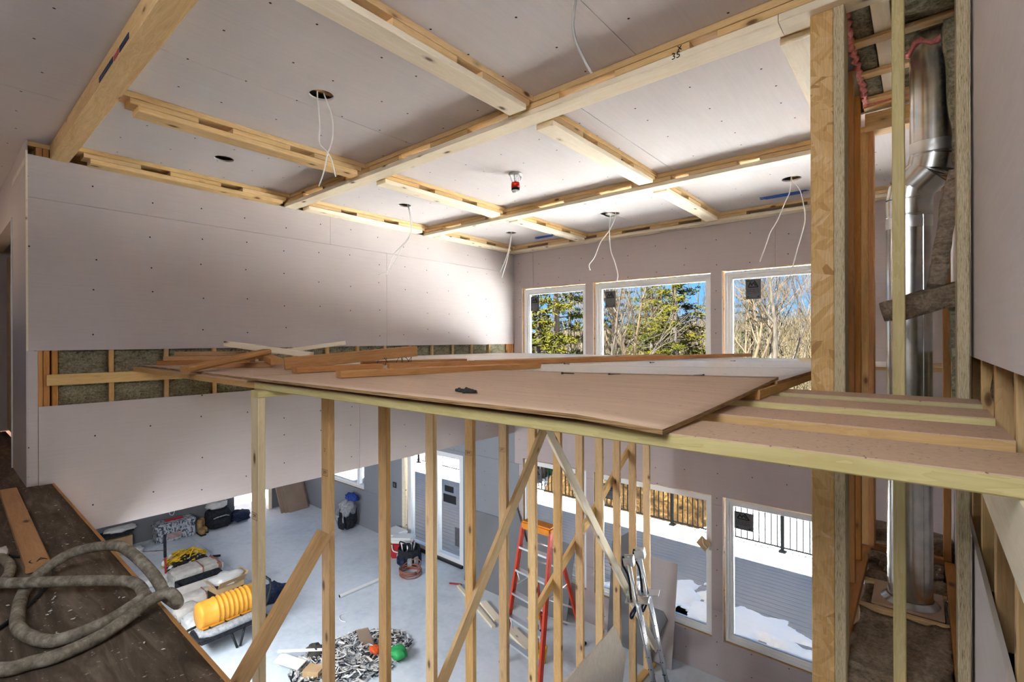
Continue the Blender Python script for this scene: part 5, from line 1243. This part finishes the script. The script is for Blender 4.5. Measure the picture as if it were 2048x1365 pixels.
t = root('tool_bucket', 'open black tool bag full of tools in front of the red cooler', 'bag', -7.62, 5.98)
MB().lathe([(.001, ZF), (.185, ZF), (.205, ZF + .05), (.215, ZF + .30), (.205, ZF + .33), (.19, ZF + .30), (.18, ZF + .12), (.001, ZF + .10)], (-7.62, 5.98, 0), 24).build('shell', black_fabric, t, loc=t.location)
for k in range(10): a = k * .63; rbox('pouch', (-7.62 + .215 * math.cos(a), 5.98 + .215 * math.sin(a)), (.045, .09, .15), navy_cloth if k % 3 else grey_cloth, t, rot=a, z0=.05, ch=.012)
rg = random.Random(4)
for k in range(9):
    a = rg.uniform(0, 6.28); r_ = rg.uniform(.02, .14)
    MB().tube([(-7.62 + r_ * math.cos(a), 5.98 + r_ * math.sin(a), ZF + .14), (-7.62 + r_ * 1.4 * math.cos(a), 5.98 + r_ * 1.4 * math.sin(a), ZF + .40 + rg.uniform(-.03, .06))], .014, 6).build('tool_handle', (alu, white_plastic, black_metal)[k % 3], t, loc=t.location)
MB().tube(smooth_pts([(-7.80, 5.90, ZF + .32), (-7.74, 5.86, ZF + .44), (-7.52, 5.86, ZF + .44), (-7.44, 5.90, ZF + .32)], 4), .013, 6).build('handle', black_fabric, t, loc=t.location)
t = root('hose_coil', 'coil of red-brown air hose on the floor in front of the black tool bag', 'hose', -7.28, 5.74)
rg = random.Random(6)
for k in range(6):
    r_ = .19 + .018 * rg.uniform(-1, 1); z_ = ZF + .014 + .018 * k; ox_, oy_ = rg.uniform(-.02, .02), rg.uniform(-.02, .02)
    MB().tube([(-7.28 + ox_ + r_ * math.cos(a), 5.74 + oy_ + r_ * math.sin(a), z_ + .008 * math.sin(a * 2 + k) + (.09 * max(0, math.sin(a)) if k == 5 else 0)) for a in [q * .2 for q in range(32)]], .010, 6).build('loop', red_hose, t, loc=t.location)
t = root('plastic_pipe', 'white plastic pipe lying on the bare floor between two studs', 'pipe', -7.5, 4.8)
MB().tube([(-7.52, 4.44, ZF + .030), (-7.50, 5.35, ZF + .030)], .030, 14, cap=False).build('tube', white_plastic, t, loc=t.location); MB().tube([(-7.52, 4.445, ZF + .030), (-7.50, 5.34, ZF + .030)], .026, 12, cap=False).build('bore', black_metal, t, loc=t.location)
tag(MB().tube(smooth_pts([(-7.0, 4.30, ZF + .008), (-7.04, 4.18, ZF + .01), (-6.98, 4.12, ZF + .008), (-6.88, 4.10, ZF + .008), (-6.80, 4.13, ZF + .006)], 4), .006, 6).build('cable_scrap', cable_white, loc=(-7, 4.2, ZF)), 'short bent scrap of white cable on the bare floor', 'cable')
# rubbish heap
rg = random.Random(31); mb = MB()
fm = []
for k in range(1500):
    a = rg.uniform(0, 2 * PI); q = math.sqrt(rg.random()); cx, cy = -5.95 + 1.0 * q * math.cos(a) * .55 - .12 * q * math.sin(a), 3.72 + .72 * q * math.sin(a) + .3 * q * math.cos(a)
    h_ = .20 * (1 - q) ; z = ZF + .01 + h_ * rg.random()
    L, W, th, el = rg.uniform(.03, .17), rg.uniform(.006, .028), rg.uniform(0, PI), rg.uniform(-.5, .5)
    M_ = Matrix.Translation((cx, cy, z + .02)) @ Matrix.Rotation(th, 4, 'Z') @ Matrix.Rotation(el, 4, 'Y') @ Matrix.Rotation(rg.uniform(-.8, .8), 4, 'X')
    n = len(mb.v); sub = MB().box(-L / 2, L / 2, -W / 2, W / 2, -.0015, .0015); sub.xf(M_)
    mb.v += sub.v; mb.f += [tuple(n + i for i in f) for f in sub.f]; mb.s += sub.s
    fm += [rg.choice((0, 0, 0, 1, 1, 2, 2, 3))] * 6
tag(mb.build('rubbish_heap', paper_w, loc=(-5.95, 3.72, ZF), mats=[dw_edge, black_fabric, grey_cloth], fm=fm), 'heap of paper strips, offcuts and litter on the floor behind the studs', 'rubbish', kind='stuff')
for (c, s, rot, m, lab, tz, tl) in (((-5.88, 3.86), (.17, .012, .30), .7, mdf, 'brown board scrap sticking up from the rubbish heap', .10, .35), ((-6.42, 3.22), (.60, .05, .012), .75, white_plastic, 'long white strip lying across the left of the rubbish heap', .16, 0), ((-6.40, 3.06), (.46, .15, .012), .25, paper_w, 'torn white printed carton at the left of the rubbish heap', .10, .25), ((-6.0, 3.18), (.22, .16, .10), .5, cardboard, 'small open carton in the rubbish heap', .03, 0)):
    o = rbox('litter', c, s, m, None, rot=rot, z0=tz, ch=.001); o.rotation_euler = (tl, 0, 0); tag(o, lab, 'litter', 'larger pieces of litter in the heap')
green_p = plain('green_plastic', (.03, .32, .09), .5, var=.2)
tag(lump('crisp_bag', (-5.46, 4.10, ZF + .09), (.24, .20, .15), green_p, amp=.4, seed=3, sq=2.5), 'crumpled green packet at the right end of the rubbish heap', 'packet')
tag(lump('crisp_bag', (-5.72, 3.90, ZF + .13), (.18, .14, .08), plain('orange_packet', (.62, .09, .02), .5), amp=.4, seed=5, sq=2.5), 'crumpled red-orange packet in the rubbish heap', 'packet')
tag(lump('rag', (-6.36, 3.40, ZF + .09), (.28, .22, .16), plain('dark_rag', (.06, .055, .045), .9), amp=.5, seed=7, sq=2.2), 'dark crumpled rag at the back left of the rubbish heap', 'cloth')
# lumber by the back wall
for k, (a, b, w_, m, l) in enumerate((((-6.25, 5.98, ZF + .02), (-4.95, 5.46, ZF + .02), .06, pine_pale, 'thin pale batten on the floor, nearest of the three by the ladder'), ((-5.55, 5.86, ZF + .02), (-5.02, 5.63, ZF + .02), .12, pine_pale, 'short pale board on the floor behind the thin batten'), ((-4.72, 5.58, ZF + .02), (-4.20, 5.40, ZF + .02), .16, pine_pale, 'wide pale board on the floor between the ladder feet'))):
    lum(l, a, b, m, w_, .038)
for k, (x, y) in enumerate(((-5.25, 6.02), (-4.72, 6.10))): tag(board('spirit_level', (x, y, ZF + .05), (x + .2, y - .03, ZF + .05), .10, .035, yellow_paint), ('left', 'right')[k] + ' of two yellow tool ends on the floor by the grey leaning sheet', 'tool', 'yellow tools by the wall')
tag(board('utility_knife', (-6.45, 5.95, ZF + .015), (-6.25, 6.05, ZF + .015), .03, .02, red_plastic), 'small red tool on the floor below the glass door', 'tool')
# drywall sheets and offcuts leaning on the back wall
def lean(lab, x0, x1, ztop, y_foot, m=dw_low, poly=None, th=.0125, grp='drywall leaning on the window wall'):
    a, b = Vector((0, y_foot, ZF)), Vector((0, YB - .005, ztop)); up = (b - a).normalized(); mb = MB()
    Hh = (b - a).length; P = poly or [(0, 0), (1, 0), (1, 1), (0, 1)]
    pts = [Vector((x0 + (x1 - x0) * u, 0, 0)) + a + up * Hh * v for u, v in P]
    nrm = Vector((1, 0, 0)).cross(up).normalized()
    mb.prism(pts, None, nrm * th)
    return tag(mb.build('drywall_sheet', m, loc=((x0 + x1) / 2, y_foot, ZF)), lab, 'drywall', grp)
lean('tall grey drywall sheet leaning below the left lower window behind the ladder', -6.35, -4.15, -3.15, 6.22, m=grey_board, poly=[(0, 0), (1, 0), (1, .93), (.58, 1.0), (0, 1.0)])
lean('triangular grey drywall offcut on top of the tall sheet by the ladder', -5.45, -5.05, -2.72, 6.25, m=grey_board, poly=[(0, .6), (1, .6), (0.1, 1)])
lean('grey drywall offcut leaning against the window wall right of the stilts', -2.90, -2.53, -3.03, 6.26)
lean('smaller drywall offcut with a slanted edge in front of the upright offcut', -3.05, -2.62, -3.40, 6.10, m=grey_board, poly=[(0, 0), (.45, 0), (1, .62), (.3, 1), (0, 1)])
lean('narrow pointed drywall offcut behind the last studs', -3.5, -3.12, -2.78, 6.30, m=grey_board, poly=[(0, 0), (1, 0), (1, .82), (.65, 1.0), (0, .88)])
# clean plywood triangle inside the stud wall corner
mb = MB(); mb.prism([(-2.62, 3.20, -3.75), (-2.62, 3.55, -3.28), (-2.62, 4.86, -3.16), (-2.62, 5.12, -3.62), (-2.62, 4.9, -4.30), (-2.62, 3.20, -4.33)], None, (.016, 0, 0))
tag(mb.build('plywood_offcut', ply_face, loc=(-2.62, 4.2, ZF)), 'clean pale plywood offcut standing against the foot of the stud wall', 'plywood')
# step ladder
t = root('step_ladder', 'red step ladder with an orange top standing behind the studs', 'ladder', -3.98, 5.35)
capz = ZF + 1.80
rbox('top_cap', (-3.99, 5.33), (.50, .20, .11), ladder_orange, t, z0=1.74, ch=.02)
fl_, fr_ = (Vector((-4.23, 5.28, capz)), Vector((-4.30, 4.93, ZF))), (Vector((-3.76, 5.28, capz)), Vector((-3.60, 4.80, ZF)))
bl_, br_ = (Vector((-4.20, 5.38, capz)), Vector((-4.33, 5.86, ZF))), (Vector((-3.78, 5.38, capz)), Vector((-3.70, 5.97, ZF)))
fl_ = (fl_[0], Vector((-4.33, 4.95, ZF)))
for a, b in (fl_, fr_): board('rail', a, b + Vector((0, 0, .03)), .075, .035, ladder_red, t, up=(1, 0, 0))
for a, b in (bl_, br_): board('rear_rail', a, b + Vector((0, 0, .03)), .06, .03, ladder_red, t, up=(1, 0, 0))
for k in range(1, 6):
    s_ = k / 6.0; a, b = fl_[0].lerp(fl_[1], s_), fr_[0].lerp(fr_[1], s_); board('step', a + Vector((.015, 0, 0)), b - Vector((.015, 0, 0)), .085, .03, alu, t, up=(0, 0, 1))
    a, b = bl_[0].lerp(bl_[1], s_), br_[0].lerp(br_[1], s_); MB().tube([a, b], .013, 8).build('rear_rung', alu, t, loc=t.location)
    if k in (2, 4): MB().tube([fl_[0].lerp(fl_[1], s_), fl_[0].lerp(fl_[1], s_ + .08).lerp(fr_[0].lerp(fr_[1], s_), .15)], .010, 6).build('step_brace', alu, t, loc=t.location)
for a in (fl_[1], fr_[1], bl_[1], br_[1]): rbox('foot', (a.x, a.y), (.07, .09, .04), black_fabric, t, ch=.01)
for a, b in ((fl_, bl_), (fr_, br_)): MB().tube([a[0].lerp(a[1], .45), b[0].lerp(b[1], .45)], .009, 6).build('spreader', alu, t, loc=t.location)
t = root('yellow_bucket', 'yellow tool on the floor behind the right rail of the ladder', 'tool', -3.95, 5.30); MB().lathe([(.001, ZF), (.07, ZF), (.09, ZF + .20), (.07, ZF + .20), (.001, ZF + .16)], (-3.95, 5.30, 0), 16).build('shell', yellow_paint, t, loc=t.location); MB().tube([(-3.98, 5.26, ZF + .1), (-3.98, 5.26, ZF + .5)], .02, 6).build('handle', red_plastic, t, loc=t.location)
# drywall stilts: one pair leaning at the studs
for k, (tx, ty, bx_, by_) in enumerate(((-2.585, 5.14, -2.40, 5.52), (-2.575, 5.40, -2.33, 5.70))):
    t = root('stilt', ('left', 'right')[k] + ' of the pair of aluminium stilts leaning at the stud wall', 'stilt', bx_, by_, 'drywall stilts')
    A, B = Vector((tx, ty, -2.49)), Vector((bx_, by_, ZF + .05)); ax = (B - A).normalized(); sd_ = ax.cross(Vector((1, .3, 0))).normalized(); fw_ = sd_.cross(ax).normalized()
    mid = A.lerp(B, .30)
    for s_ in (-.055, 0, .055): MB().tube([mid + sd_ * s_, B + sd_ * s_ * .7], .017, 8).build('leg_tube', alu, t, loc=t.location)
    for i in range(7):
        for s_ in (-.055, .055):
            p = mid.lerp(B, .15 + .12 * i) + sd_ * s_; MB().tube([p - fw_ * .019, p + fw_ * .019], .005, 6).build('adjusting_hole', black_metal, t, loc=t.location)
    MB().tube([A, mid + sd_ * .02], .015, 8).build('calf_pole', alu, t, loc=t.location); MB().tube([A + sd_ * .07 + ax * .05, mid + sd_ * .075 + ax * .1, mid + sd_ * .06 + ax * .28], .010, 6).build('spring_rod', alu, t, loc=t.location)
    M_ = Matrix((sd_, fw_, -ax)).transposed().to_4x4()
    def sub(nm, c_, s3, m_):
        mb = MB().box(-s3[0] / 2, s3[0] / 2, -s3[1] / 2, s3[1] / 2, -s3[2] / 2, s3[2] / 2); MM = M_.copy(); MM.translation = c_; mb.xf(MM); mb.build(nm, m_, t, loc=t.location)
    for q in (-1, 1): sub('calf_cup', A + ax * .04 + sd_ * .045 * q, (.006, .11, .09), alu)
    sub('calf_cup', A + ax * .04 + fw_ * .055, (.09, .006, .09), alu)
    sub('foot_plate', mid + fw_ * .0 - ax * .02, (.12, .26, .012), alu); sub('heel_cup', mid - fw_ * .10 - ax * .06, (.11, .01, .09), alu); sub('floor_plate', B, (.13, .24, .02), black_fabric)
    MB().tube(smooth_pts([A + fw_ * -.06, A + ax * .12 + fw_ * -.09 + sd_ * -.03, A + ax * .26 + fw_ * -.05 + sd_ * -.02, mid + fw_ * -.07], 5), .013, 5).build('strap', black_fabric, t, loc=t.location)
    MB().tube(smooth_pts([mid + sd_ * .07, mid + ax * .10 + sd_ * .10 + fw_ * -.08, mid + ax * .22 + sd_ * -.02 + fw_ * -.10, mid + ax * .05 + sd_ * -.09], 5), .013, 5).build('strap', navy_cloth, t, loc=t.location)
# paper tag stuck to the middle lower window
t = thing('paper_cup_holder', 'brown cardboard piece stuck on the right jamb of the middle lower window', 'cardboard', (-2.20, YB - .01, -2.66))
board('card', (-2.25, YB - .012, -2.62), (-2.13, YB - .03, -2.70), .14, .006, cardboard, t, up=(0, 1, 0)); MB().tube(smooth_pts([(-2.20, YB - .03, -2.60), (-2.18, YB - .05, -2.66), (-2.14, YB - .04, -2.70)], 4), .006, 6).build('hook', white_plastic, t, loc=t.location)
t = thing('hanging_hook', 'short black bolt end hanging below the front plank, in front of the lower drywall', 'bolt', (-1.30, 1.45, -.271)); MB().tube([(-1.30, 1.45, -.27), (-1.30, 1.45, -.31)], .006, 6).build('shank', black_metal, t, loc=t.location)
# ---------------------------------------------------------------- lift the whole place so the lower floor is z = 0
for o in list(bpy.data.objects):
    if o.parent is None:
        o.matrix_world = Matrix.Translation((0, 0, EYE)) @ o.matrix_basis
